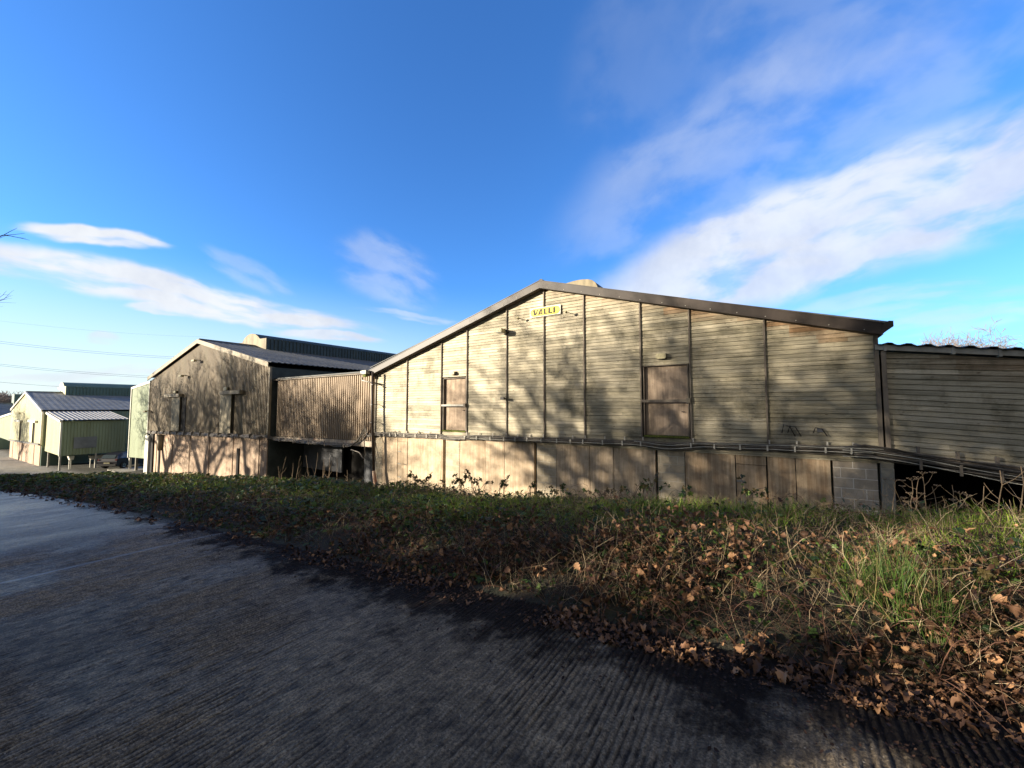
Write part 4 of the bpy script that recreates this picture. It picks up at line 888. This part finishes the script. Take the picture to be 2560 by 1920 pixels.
# ------------------------------------------------------------------ scatter machinery
def scatter(name, templates, pos, scale, yaw, tiltx, tilty, mat, tone, parent=None, smooth=False, stretch=None, chunk=None):
    """templates: list of (verts Nx3, faces) ; one mesh from many copies"""
    N = len(pos); pos = np.asarray(pos); which = rng.integers(0, len(templates), N); V = []; F = []; T = []; base = 0
    for ti, (tv, tf) in enumerate(templates):
        idx = np.nonzero(which == ti)[0]
        if len(idx) == 0: continue
        tv = np.asarray(tv, float); k = len(idx); n = len(tv); s_ = scale[idx][:, None, None]
        v = np.repeat(tv[None], k, 0)*s_
        if stretch is not None: v = v*stretch[idx][:, None, :]
        a = tiltx[idx][:, None]; c, s = np.cos(a), np.sin(a); y = v[...,1]*c-v[...,2]*s; z = v[...,1]*s+v[...,2]*c; v = np.stack([v[...,0], y, z], -1)
        a = tilty[idx][:, None]; c, s = np.cos(a), np.sin(a); x = v[...,0]*c+v[...,2]*s; z = -v[...,0]*s+v[...,2]*c; v = np.stack([x, v[...,1], z], -1)
        a = yaw[idx][:, None]; c, s = np.cos(a), np.sin(a); x = v[...,0]*c-v[...,1]*s; y = v[...,0]*s+v[...,1]*c; v = np.stack([x, y, v[...,2]], -1)
        v += pos[idx][:, None, :]
        V.append(v.reshape(-1, 3)); T.append(np.repeat(tone[idx], n, 0))
        for j in range(k):
            o = base+j*n; F.extend([[q+o for q in f] for f in tf])
        base += k*n
    V = np.concatenate(V); T = np.concatenate(T)
    me = bpy.data.meshes.new(name); nf = len(F)
    me.vertices.add(len(V)); me.vertices.foreach_set('co', V.ravel())
    lens = np.array([len(f) for f in F]); flat = np.fromiter((q for f in F for q in f), dtype=np.int32, count=int(lens.sum()))
    me.loops.add(len(flat)); me.loops.foreach_set('vertex_index', flat); me.polygons.add(nf)
    me.polygons.foreach_set('loop_start', np.concatenate([[0], np.cumsum(lens)[:-1]]).astype(np.int32)); me.update(calc_edges=True)
    at = me.color_attributes.new('tone', 'FLOAT_COLOR', 'POINT'); at.data.foreach_set('color', np.concatenate([T, np.ones((len(T), 1))], 1).ravel())
    me.materials.append(mat)
    if smooth: me.shade_smooth()
    o = bpy.data.objects.new(name, me); C.objects.link(o)
    if parent: o.parent = parent
    return o
def blade_t(bend, w=.03, seg=3):
    vs = []; fs = []
    for i in range(seg+1):
        t = i/seg; ww = w*(1-t)**.8*.5 if i < seg else 0; y = bend*t*t; z = t*(1-.25*abs(bend)*t)
        if i < seg: vs += [(-ww, y, z), (ww, y, z)]
        else: vs.append((0, y, z))
    for i in range(seg-1): fs.append([2*i, 2*i+1, 2*i+3, 2*i+2])
    fs.append([2*seg-2, 2*seg-1, 2*seg]); return vs, fs
def oak_t(curl, seed):
    r = random.Random(seed); prof = [(0,.02),(.12,.10),(.2,.26),(.3,.17),(.42,.36),(.53,.22),(.66,.38),(.76,.24),(.88,.22),(1,.0)]
    vs = []; fs = []
    for (t, w) in prof:
        w *= r.uniform(.8,1.2); zc = curl*math.sin(t*math.pi)*.35+r.uniform(-.03,.03)
        vs += [(-w, t-.5, zc+w*.5*curl+r.uniform(-.05,.09)), (0, t-.5, zc-.06), (w, t-.5, zc+w*.5*curl+r.uniform(-.05,.09))]
    for i in range(len(prof)-1):
        a = 3*i; fs += [[a, a+1, a+4, a+3], [a+1, a+2, a+5, a+4]]
    return vs, fs
def ovate_t(n=1, seed=0):
    r = random.Random(seed); vs = []; fs = []
    for k in range(n):
        a = (k-(n-1)/2)*1.25; ca_, sa_ = math.cos(a), math.sin(a); b = len(vs)
        pr = [(0,0),(.25,.27),(.55,.30),(.8,.16),(1,0)]
        L = [(-w, t, .10*w-.15*t*t) for t, w in pr]; Rr = [(w, t, .10*w-.15*t*t) for t, w in pr]; Cc = [(0, t, -.05-.15*t*t) for t, w in pr]
        for row in (L, Cc, Rr): vs += [(x*ca_-y*sa_, x*sa_+y*ca_, z+.05) for x, y, z in row]
        for i in range(4): fs += [[b+i, b+5+i, b+6+i, b+1+i], [b+5+i, b+10+i, b+11+i, b+6+i]]
    return vs, fs
def stalk_t(seed, seg=5):
    r = random.Random(seed); pts = [Vector((0,0,0))]; d = Vector((0,0,1))
    for i in range(seg):
        d = (d+Vector((r.gauss(0,.22), r.gauss(0,.22), -.05*i*r.random()))).normalized(); pts.append(pts[-1]+d/seg)
    m = MB(); m.tube(pts, [.006*(1-.12*i) for i in range(seg+1)], 3, cap=False)
    if r.random() < .6:
        q = pts[3]; e = Vector((r.gauss(0,.3), r.gauss(0,.3), .25)); m.tube([q, q+e*.5, q+e*.9], [.004,.003,.002], 3, cap=False)
    return [tuple(v) for v in m.v], [list(f) for f in m.f]
def sample_bank(N, t0, t1, x0=-42, x1=11, near=2.0, power=1.25):
    """points on the bank, denser near the viewpoint; t is metres behind the road edge"""
    out = []
    while len(out) < N:
        k = N*3
        x = rng.uniform(x0, x1, k); t = rng.uniform(t0, t1, k); y = edge_y(x)+t
        d = np.hypot(x, y); keep = rng.random(k) < np.clip((near/np.maximum(d, near))**power, .0, 1)
        # only what can be in front of the lens (with a margin)
        fw = -.551*x+.835*y; rt_ = .835*x+.551*y; keep &= (fw > .8) & (np.abs(rt_/np.maximum(fw,.1)) < 2.8)
        out += list(zip(x[keep], y[keep]))
    a = np.array(out[:N]); z = ground_z(a[:,0], a[:,1]); return np.column_stack([a, z])
def tones(n, m=.5, s=.25): return np.clip(np.column_stack([rng.normal(m, s, n), rng.random(n), rng.random(n)]), 0, 1)
def patch(x, y, f=1.0, ph=0): return .5+.25*np.sin(x*1.3*f+ph+np.sin(y*1.1*f))+.25*np.sin(x*.57*f-y*1.9*f+2*ph)
U2 = lambda n, a, b: rng.uniform(a, b, n)
# --- leaf litter
p = sample_bank(64000, -.25, 2.6, near=3.0, power=1.0); t = p[:,1]-edge_y(p[:,0])
right = sstep(-7, -1, p[:,0])
keep = rng.random(len(p)) < np.exp(-np.maximum(t-.75, 0)*1.15)*(1-sstep(1.1,1.8,t)*.88)*(.45+.55*right)*np.clip(patch(p[:,0], p[:,1], 2.6, 5)*1.9-.35, .06, 1)*.68; p = p[keep]; t = t[keep]; n = len(p)
p[:,2] += np.where(t < .05, .012, rng.random(n)**1.6*.30*np.clip(t*1.6, .12, 1)*(.35+.65*right[keep])); d = np.hypot(p[:,0], p[:,1])
tn = tones(n, .45, .3); tn[:,0] = np.where(p[:,0] < -3.5, tn[:,0]*.6, tn[:,0]); flat = np.where(t < .12, .25, 1.)
lf = scatter('leaf_litter', [oak_t(c, i) for i, c in enumerate((.2,.9,-.7,1.4,.5,-.3))], p, rng.choice([.6,.8,1,1.35], n)*U2(n, .03, .065)*(1+.03*d), U2(n, 0, 6.28), rng.normal(0, .8, n)*flat, rng.normal(0, .6, n)*flat, M['litter'], tn)
tag(lf, 'drift of brown oak leaves along the foot of the bank', 'leaf litter', kind='stuff')
# strays on the road
# --- grass
blades = [blade_t(b, w) for b, w in ((.3,.035),(.7,.03),(-.5,.03),(1.1,.026),(.15,.03))]
p = sample_bank(160000, .4, 6.0, near=4.0, power=.75); t = p[:,1]-edge_y(p[:,0])
dens = sstep(.7, 1.7, t)*(.6+.6*patch(p[:,0], p[:,1], 1.2, 1)); dens = dens*np.where(t > 2.2, 1., .5+.4*sstep(-5, 0, p[:,0]))*np.where(t < 1.3, .6, 1.5)
keep = rng.random(len(p)) < dens; p = p[keep]; t = t[keep]; n = len(p); d = np.hypot(p[:,0], p[:,1])
tn = tones(n, .5, .25); tn[:,0] = np.clip(.15+.75*patch(p[:,0], p[:,1], 2.3, 2)+rng.normal(0,.15,n), 0, 1)
gr = scatter('grass', blades, p, U2(n, .08, .23)*(.5+.9*patch(p[:,0], p[:,1], 1.7, 4)), U2(n, 0, 6.28), rng.normal(0, .35, n), rng.normal(0, .35, n), M['grass'], tn, stretch=np.column_stack([1+.10*d, np.ones(n), np.ones(n)]))
tag(gr, 'green winter grass over the top of the bank', 'grass', kind='stuff')
# --- green weeds, bramble and ivy leaves
p = sample_bank(70000, .15, 4.6, near=3.2, power=.95); t = p[:,1]-edge_y(p[:,0])
dens = (.15+.85*patch(p[:,0], p[:,1], 1.6, 3))*(.5+.5*(1-sstep(-4, 0, p[:,0])))*np.where(t < .5, .5, 1)*np.where((t > 1.5) & (p[:,0] > -7), .35, 1)
keep = rng.random(len(p)) < dens; p = p[keep]; t = t[keep]; n = len(p); d = np.hypot(p[:,0], p[:,1]); p[:,2] += U2(n, .02, .24)*np.clip(t, .2, 1)
tn = tones(n, .45, .28)
wd = scatter('weeds', [ovate_t(3, 1), ovate_t(1, 2), ovate_t(3, 3), ovate_t(5, 4)], p, U2(n, .013, .040)*(1+.06*d), U2(n, 0, 6.28), rng.normal(0, .55, n), rng.normal(0, .5, n), M['weed'], tn)
tag(wd, 'low bramble, ivy and weed leaves covering the bank', 'weeds', kind='stuff')
# --- brown bramble canes arching through the bank
def cane_t(seed):
    r = random.Random(seed); L = 1.; pts = []; a = r.uniform(.5, 1.1); wob = r.uniform(-.25,.25)
    for i in range(7):
        t = i/6; pts.append(Vector((wob*math.sin(t*3)*.3, t*L*.75, a*t*(1-t)*1.6+.02)))
    m = MB(); m.tube(pts, [.0065*(1-.1*i) for i in range(7)], 4, cap=False)
    for i in (2,3,4,5):
        e = Vector((r.choice((-1,1))*r.uniform(.08,.2), r.uniform(0,.12), r.uniform(-.02,.12))); m.tube([pts[i], pts[i]+e], [.003,.002], 3, cap=False)
    return [tuple(v) for v in m.v], [list(f) for f in m.f]
p = sample_bank(5000, .1, 3.2, near=3.0, power=1.0); n = len(p)
cn_ = scatter('bramble_canes', [cane_t(i) for i in range(8)], p, U2(n, .18, .55), U2(n, 0, 6.28), rng.normal(0, .3, n), rng.normal(0, .35, n), M['cane'], tones(n, .4, .3))
tag(cn_, 'red brown bramble canes arching through the bank', 'bramble canes', kind='stuff')
# --- dry stems
p = sample_bank(31000, .15, 5.6, near=3.2, power=.9); t = p[:,1]-edge_y(p[:,0])
dens = (.25+.75*patch(p[:,0], p[:,1], 1.3, 6))*(.35+.65*sstep(-5, 0, p[:,0])); keep = rng.random(len(p)) < dens; p = p[keep]; n = len(p); d = np.hypot(p[:,0], p[:,1])
st = scatter('dry_stems', [stalk_t(i) for i in range(10)], p, U2(n, .10, .36)*(.6+.8*rng.random(n)), U2(n, 0, 6.28), rng.normal(0, .55, n), rng.normal(0, .45, n), M['straw'], tones(n, .5, .3), stretch=np.column_stack([np.ones(n)]*3))
tag(st, 'dry pale grass stems tangled over the bank', 'dry grass', kind='stuff')
# --- dry, flattened grass tufts (straw blades)
p = sample_bank(14000, .6, 4.5, near=3.6, power=.8); dens = np.clip(patch(p[:,0], p[:,1], 1.9, 8)*1.5-.45, 0, 1)*(.25+.75*sstep(-5, -1, p[:,0])); keep = rng.random(len(p)) < dens; p = p[keep]; n = len(p); d = np.hypot(p[:,0], p[:,1])
sg2 = scatter('dead_grass', blades, p, U2(n, .10, .26), U2(n, 0, 6.28), rng.normal(0, .7, n), rng.normal(0, .6, n), M['straw'], tones(n, .4, .3), stretch=np.column_stack([.55+.07*d, np.ones(n), np.ones(n)]))
tag(sg2, 'withered straw coloured grass among the green', 'dead grass', kind='stuff')
# --- grit and crumbs on the road
k = 5200; x = rng.uniform(-6, 3.2, k); y = rng.uniform(.4, 2.95, k); z = road_z(x)-.004
cr = scatter('road_debris', [oak_t(.2, 5), ovate_t(1, 9)], np.column_stack([x, y, z+.006])[rng.random(k) < sstep(1.6, 2.9, y)*1.0+.02], *(lambda m_: (U2(m_, .012, .05), U2(m_, 0, 6.28), rng.normal(0,.2,m_), rng.normal(0,.2,m_), M['litter'], tones(m_, .2, .2)))(0) ) if False else None
y2 = 3.0-np.abs(rng.normal(0, .32, k)); x2 = rng.uniform(-9, 3.4, k); pp = np.column_stack([x2, np.minimum(y2, edge_y(x2)), road_z(x2)+.006]); tnn = tones(k, .1, .2); tnn[:,1] *= .5; tnn[:,2] *= .5
cr = scatter('road_debris', [oak_t(.15, 5), ovate_t(1, 9), oak_t(-.3, 8)], pp, U2(k, .008, .028), U2(k, 0, 6.28), rng.normal(0,.25,k), rng.normal(0,.25,k), M['litter'], tnn)
tag(cr, 'crumbled leaf debris scattered on the edge of the road', 'leaf debris', kind='stuff')
# --- rush clump
c0 = P(2240, 1520, Y=3.75); cz = float(ground_z(c0[0], 3.75)); rc = thing('rush_clump', 'tall upright green rush clump on the bank at the right', 'plant', (c0[0], 3.75, cz)); n = 900
cc_ = rng.integers(0, 5, n); ox_ = np.array([0,-.16,.17,.36,.05])[cc_]; oy_ = np.array([0,.10,-.08,.15,.28])[cc_]; hs_ = np.array([1,.75,.85,.6,.8])[cc_]
a = U2(n, 0, 6.28); r_ = np.sqrt(rng.random(n))*.13; p = np.column_stack([c0[0]+ox_+np.cos(a)*r_, 3.75+oy_+np.sin(a)*r_, np.zeros(n)]); p[:,2] = ground_z(p[:,0], p[:,1])-.01
o = scatter('blades', [blade_t(.25,.010,5), blade_t(.55,.008,5), blade_t(.10,.010,5), blade_t(.85,.008,5)], p, U2(n, .2, .58)*hs_, a+rng.normal(-1.57,.5,n), rng.normal(0,.2,n), rng.normal(0,.2,n), M['rush'], tones(n,.4,.3)); o.parent = rc; o.location = -Vector(rc.location)
# --- tall dead stalks standing behind the bank
def dead_plant(px_, ytop, ybase, Yd, label, seed, kind='umbel', group='dead stalks behind the bank'):
    r = random.Random(seed); top = Vector(P(px_, ytop, Y=Yd)); bs = Vector(P(px_+r.uniform(-14,14), ybase, Y=Yd)); t = thing('dead_stalk', label, 'dead plant', bs, group); m = MB(); H = (top-bs).length
    mid = bs.lerp(top, .5)+Vector((r.uniform(-.05,.05)*H, 0, 0)); pts = [bs, bs.lerp(mid,.5), mid, mid.lerp(top,.5)+Vector((r.uniform(-.03,.03)*H,0,0)), top]; rad = .003+.001*H+.0004*Yd
    m.tube(pts, [rad, rad*.9, rad*.75, rad*.6, rad*.45], 5)
    hd = MB()
    def umb(q, s_):
        for k in range(9):
            a = k*.7; e = q+Vector((math.cos(a)*s_, math.sin(a)*s_, s_*.55)); hd.tube([q, e], [rad*.3, rad*.2], 3); hd.tube([e, e+Vector((0,0,.006))], rad*1.0, 5)
    if kind == 'umbel': umb(top, .045)
    for k in range(r.choice((1,2,3))):
        q = pts[1+k]; e = q+Vector((r.choice((-1,1))*r.uniform(.12,.3)*H, r.uniform(-.05,.05), r.uniform(.12,.32)*H)); m.tube([q, q.lerp(e,.5)+Vector((0,0,-.02)), e], [rad*.6, rad*.5, rad*.3], 4)
        if kind == 'umbel': umb(e, .03)
    m.build('stem', M['deadstem'], t)
    if hd.v: hd.build('seed_head', M['deadstem'], t)
DP = [(2238,1204,1310,7.2,'umbel','dead hogweed with a flat head just right of the grey block pier'),(2280,1202,1310,7.0,'umbel','dead stalk second from the grey block pier'),(2296,1198,1300,7.3,'umbel','dead stalk third from the grey block pier, twin headed'),(2306,1186,1300,7.1,'umbel','tallest thin stalk in the black gap by the pier'),
 (2330,1216,1310,6.9,'plain','bent dead stalk in the middle of the black gap'),(2380,1212,1290,7.0,'plain','small forked dead stalk in the black gap'),(2400,1236,1300,6.8,'umbel','low dead umbel in front of the black gap'),(2500,1176,1320,6.0,'plain','large forked dead stem near the right edge'),(2552,1165,1330,6.0,'plain','dead stem at the right edge of the frame'),(2460,1215,1320,6.4,'plain','leaning dead stem left of the large forked one')]
for i, (a, b, c_, yd, kd, lb_) in enumerate(DP): dead_plant(a, b, c_, yd, lb_, 100+i, kd)
DL = [(715,1142,1198),(752,1140,1200),(765,1138,1202),(795,1131,1204),(810,1147,1205),(824,1144,1204),(831,1144,1210),(842,1146,1205),(812,1160,1204),(868,1175,1212),(733,1158,1200),(696,1165,1200)]
for i, (a, b, c_) in enumerate(DL): dead_plant(a, b, c_, 8.0, 'dead stalk %s in front of the gap under the brown corridor' % ('first second third fourth fifth sixth seventh eighth ninth tenth eleventh twelfth'.split()[sorted(q[0] for q in DL).index(a)]+' from the left'), 200+i, 'plain', 'dead stalks under the brown corridor')
# --- leafy bramble sprays standing against the lower wall
def bramble(px_, py, Yd, H, seed, label):
    r = random.Random(seed); bs = Vector(P(px_, py, Y=Yd)); t = thing('bramble', label, 'bramble', bs, 'bramble sprays against the wall'); m = MB(); lp = []
    for k in range(r.choice((2,3,4,5))):
        a = r.uniform(0, 6.28); e = Vector((math.cos(a)*H*r.uniform(.2,.9), math.sin(a)*.2, H*r.uniform(.4,1))); pts = [bs+Vector((r.uniform(-.1,.1),0,-.1)), bs+e*.5+Vector((0,0,H*.2)), bs+e, bs+e*1.25-Vector((0,0,H*.12))]
        m.tube(pts, [.007,.006,.005,.003], 4)
        for q in range(r.randint(5,11)):
            f = r.uniform(.3, 1); j = min(2, int(f*3)); lp.append(pts[j].lerp(pts[j+1], f*3-j)+Vector((r.uniform(-.03,.03), r.uniform(-.03,.03), r.uniform(-.03,.03))))
    m.build('cane', M['twig'], t); n = len(lp)
    o = scatter('leaves', [ovate_t(3, 1), ovate_t(3, 3)], np.array([tuple(v) for v in lp]), U2(n,.028,.055), U2(n,0,6.28), rng.normal(0,.9,n), rng.normal(0,.9,n), M['weed'], tones(n,.3,.25)); o.parent = t; o.location = -Vector(t.location)
BR = [(985,1218,.16),(1046,1214,.30),(1066,1219,.34),(1120,1220,.20),(1146,1220,.26),(1158,1221,.34),(1184,1222,.42),(1203,1223,.3),(1247,1226,.38),(1262,1227,.30),(1318,1232,.22),(1395,1234,.16),(1502,1239,.26),(1584,1243,.30),(1612,1243,.22),(1630,1243,.34),(1705,1246,.22),(1862,1250,.30)]
ords = 'first second third fourth fifth sixth seventh eighth ninth tenth eleventh twelfth thirteenth fourteenth fifteenth sixteenth seventeenth eighteenth'.split()
for i, (a, b, h) in enumerate(BR): bramble(a, b, 7.0, h, 300+i, 'leafy bramble spray, %s from the left along the timber barn wall' % ords[i])
# --- low bramble thicket at the left on the crest
p = sample_bank(9000, 2.0, 5.5, x0=-40, x1=-9, near=14, power=.6); n = len(p); p[:,2] += U2(n, .0, .16)
o = scatter('bramble_cover', [ovate_t(3, 1), ovate_t(1, 2), ovate_t(3, 3)], p, U2(n, .05, .09), U2(n,0,6.28), rng.normal(0,.6,n), rng.normal(0,.6,n), M['weed'], tones(n,.35,.3)); tag(o, 'dark bramble thicket on the bank below the tan barn', 'bramble', kind='stuff')
leafy_tree('dense dark holly on the far verge of the road behind the viewpoint', (-12.3, -7.6, -2.0), 2.4, 10.5, 3)
# --- far verge hedge across the road (behind the viewpoint)
def hedge(name, label, x0, x1, y0, top, seed):
    r = np.random.default_rng(seed); t = thing(name, label, 'hedge', ((x0+x1)/2, y0, float(ground_z((x0+x1)/2, y0)))); L = x1-x0; m = MB(); nx = int(L/.5)+1; prof = []
    for i in range(nx+1):
        x = x0+L*i/nx; tp = top(x)+r.normal(0,.12); g0 = float(ground_z(x, y0))
        prof.append([(x, y0-.55, g0-.1), (x, y0-.5+r.normal(0,.08), g0+(tp-g0)*.6), (x, y0+r.normal(0,.1), tp-.25), (x, y0+.5+r.normal(0,.08), g0+(tp-g0)*.6), (x, y0+.55, g0-.1)])
    vs = [q for pr in prof for q in pr]; m.add(vs, [(i*5+k, i*5+k+1, i*5+k+6, i*5+k+5) for i in range(nx) for k in range(4)]+[(0,1,2,3,4), tuple(nx*5+k for k in (4,3,2,1,0))]); m.build('twiggy_core', M['hedge'], t)
    n = int(L*260); x = r.uniform(x0, x1, n); f = r.random(n); tpv = np.array([top(q) for q in x]); g0 = ground_z(x, np.full(n, y0)); z = g0+(tpv-g0)*np.sqrt(f)*1.05; y = y0+r.normal(0, .55, n)*(1.15-.6*f)
    o = scatter('leaves', [ovate_t(1,2), ovate_t(3,3)], np.column_stack([x,y,z]), r.uniform(.06,.13,n), r.uniform(0,6.28,n), r.normal(0,.8,n), r.normal(0,.8,n), M['hedge'], tones(n)); o.parent = t; o.location = -Vector(t.location)
hx = lambda x: float(np.interp(x, [-75,-60,-45,-34,-28,-20,-14,-9,-5,0,8], [-3.3,-2.2,-.7,.2,.6,1.05,1.2,1.15,1.15,1.35,2.0])+.14*math.sin(x*1.7)+.11*math.sin(x*4.1))
hedge('hedge', 'clipped hawthorn hedge on the far side of the road behind the viewpoint', -36, 6, -6.9, hx, 5)
hedge('hedge', 'lower hedge continuing down the road beyond the bend', -75, -37, -6.9, hx, 6)
# ================================================================== world
SUN_EL = math.radians(11.0); lx, ly = .67, .742
w = bpy.data.worlds.new('World'); sc.world = w; w.use_nodes = True; nt = w.node_tree; g = G(nt)
bg = nt.nodes['Background']; sky = nt.nodes.new('ShaderNodeTexSky'); sky.sky_type = 'NISHITA'; sky.sun_disc = False
sky.sun_elevation = SUN_EL; sky.sun_rotation = math.atan2(-lx, -ly); sky.air_density = 1.0; sky.dust_density = .6; sky.ozone_density = 3.0; sky.altitude = 100
tc = nt.nodes.new('ShaderNodeTexCoord'); Dv = tc.outputs['Generated']
skyc = g.mul(sky.outputs[0], (.57,1.04,1.62,1))
def vdot(v, c):
    t = nt.nodes.new('ShaderNodeVectorMath'); t.operation = 'DOT_PRODUCT'; g.link(v, t.inputs[0]); t.inputs[1].default_value = tuple(c); return t.outputs['Value']
nz = nt.nodes.new('ShaderNodeTexNoise'); nz.inputs['Scale'].default_value = 3.2; nz.inputs['Detail'].default_value = 5; g.link(Dv, nz.inputs['Vector'])
sb = nt.nodes.new('ShaderNodeVectorMath'); sb.operation = 'SUBTRACT'; g.link(nz.outputs['Color'], sb.inputs[0]); sb.inputs[1].default_value = (.5,.5,.5)
scl = nt.nodes.new('ShaderNodeVectorMath'); scl.operation = 'SCALE'; g.link(sb.outputs[0], scl.inputs[0]); scl.inputs['Scale'].default_value = .10
ad = nt.nodes.new('ShaderNodeVectorMath'); ad.operation = 'ADD'; g.link(Dv, ad.inputs[0]); g.link(scl.outputs[0], ad.inputs[1]); W = ad.outputs[0]
def cloud(x0, y0, x1, y1, width, strength, streak=9., soft=.0, nlo=.32, nhi=.62):
    a = D(x0, y0); b = D(x1, y1); c = (a+b).normalized(); ax = (b-a).normalized(); up = c.cross(ax).normalized(); la = (b-a).length/2*1.1; lb_ = width/FOC/2
    # keep centre offsets
    u = g.math('DIVIDE', g.math('SUBTRACT', vdot(W, ax), c.dot(ax)), la); v = g.math('DIVIDE', g.math('SUBTRACT', vdot(W, up), c.dot(up)), lb_)
    r2 = g.math('ADD', g.math('MULTIPLY', u, u), g.math('MULTIPLY', v, v)); f = g.ramp(r2, 0.0, 1.0, 1, 0)
    front = g.ramp(vdot(Dv, c), .3, .5); f = g.math('MULTIPLY', f, front)
    cm = nt.nodes.new('ShaderNodeCombineXYZ'); g.link(g.math('MULTIPLY', vdot(W, ax), 2.6), cm.inputs[0]); g.link(g.math('MULTIPLY', vdot(W, up), streak), cm.inputs[1]); g.link(g.math('MULTIPLY', vdot(W, c), 2.), cm.inputs[2])
    n = g.noise(cm.outputs[0], 2.0, 5, .52); n = g.ramp(n, nlo, nhi)
    nn = g.math('ADD', n, g.math('MULTIPLY', f, .6 if strength > .7 else .3))
    cl = g.math('MULTIPLY', g.math('MULTIPLY', g.ramp(nn, .15, 1.25), g.ramp(f, 0, .75)), strength); return cl
CL_ = [(-500,592,960,832,84,.98,12),(30,602,450,645,38,1.0,12),(320,790,500,795,24,.8,14),(480,620,760,740,70,.28,9),(800,620,1120,720,190,.32,6),(230,858,330,876,30,.6,12),(660,830,980,855,30,.85,12),
       (-300,962,620,946,40,.6,16),(860,765,1200,795,30,.4,14),
       (1400,800,3900,-50,270,.84,6),(1350,640,2900,-20,420,.22,4),(1650,660,2500,575,80,.4,8),(1850,800,2700,715,80,.35,12),(2150,840,2800,770,60,.4,12),(1400,330,2050,80,520,.09,3),(1700,120,2700,-150,300,.15,5)]
tot = None
for c_ in CL_:
    k = cloud(*c_); tot = k if tot is None else g.math('SUBTRACT', g.math('ADD', tot, k), g.math('MULTIPLY', tot, k))
cn = g.noise(W, 5., 5, .6); sz_ = nt.nodes.new('ShaderNodeSeparateXYZ'); g.link(Dv, sz_.inputs[0])
ccol = g.mix(g.ramp(cn, .35, .65), (3.1,3.3,3.75), (4.0,4.15,4.35))
# whitish veil low down towards the left
veil = g.ramp(sz_.outputs[2], -.02, .30, .42, 0); skyc = g.mix(veil, skyc, (2.9,4.0,4.7))
low_ = g.math('MULTIPLY', g.ramp(sz_.outputs[2], -.02, .30, 1, 0), g.ramp(vdot(Dv, D(-300, 1000)), .35, 1.0, 0, .9))
skyv = g.mix(low_, skyc, (4.0,4.55,4.4))
fin = g.mix(tot, skyv, ccol)
# unseen dull cloud bank added behind the viewpoint to dim the blue shade fill
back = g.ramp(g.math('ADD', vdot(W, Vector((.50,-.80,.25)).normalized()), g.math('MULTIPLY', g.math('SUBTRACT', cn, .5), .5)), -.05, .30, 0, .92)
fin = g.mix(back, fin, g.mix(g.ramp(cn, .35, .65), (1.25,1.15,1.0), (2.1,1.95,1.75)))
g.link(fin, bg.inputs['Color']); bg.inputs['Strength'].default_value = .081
# sun
sd = bpy.data.lights.new('sun', 'SUN'); sd.energy = 5.0; sd.angle = math.radians(.6); sd.color = (1.0, .88, .70)
so = bpy.data.objects.new('sun', sd); C.objects.link(so); so.location = (-30, -30, 20)
dirv = Vector((lx, ly, -math.tan(SUN_EL))).normalized(); so.rotation_euler = dirv.to_track_quat('-Z', 'Y').to_euler()
# camera
cd = bpy.data.cameras.new('camera'); cam = bpy.data.objects.new('camera', cd); C.objects.link(cam); sc.camera = cam
cd.sensor_width = 36; cd.lens = 36*FOC/2560; cd.clip_end = 6000; cd.clip_start = .05
cam.location = (0,0,0); cam.rotation_euler = Vector(FF).to_track_quat('-Z', 'Y').to_euler()
sc.view_settings.view_transform = 'Standard'; sc.view_settings.look = 'None'; sc.view_settings.gamma = 1; sc.view_settings.exposure = 1.52
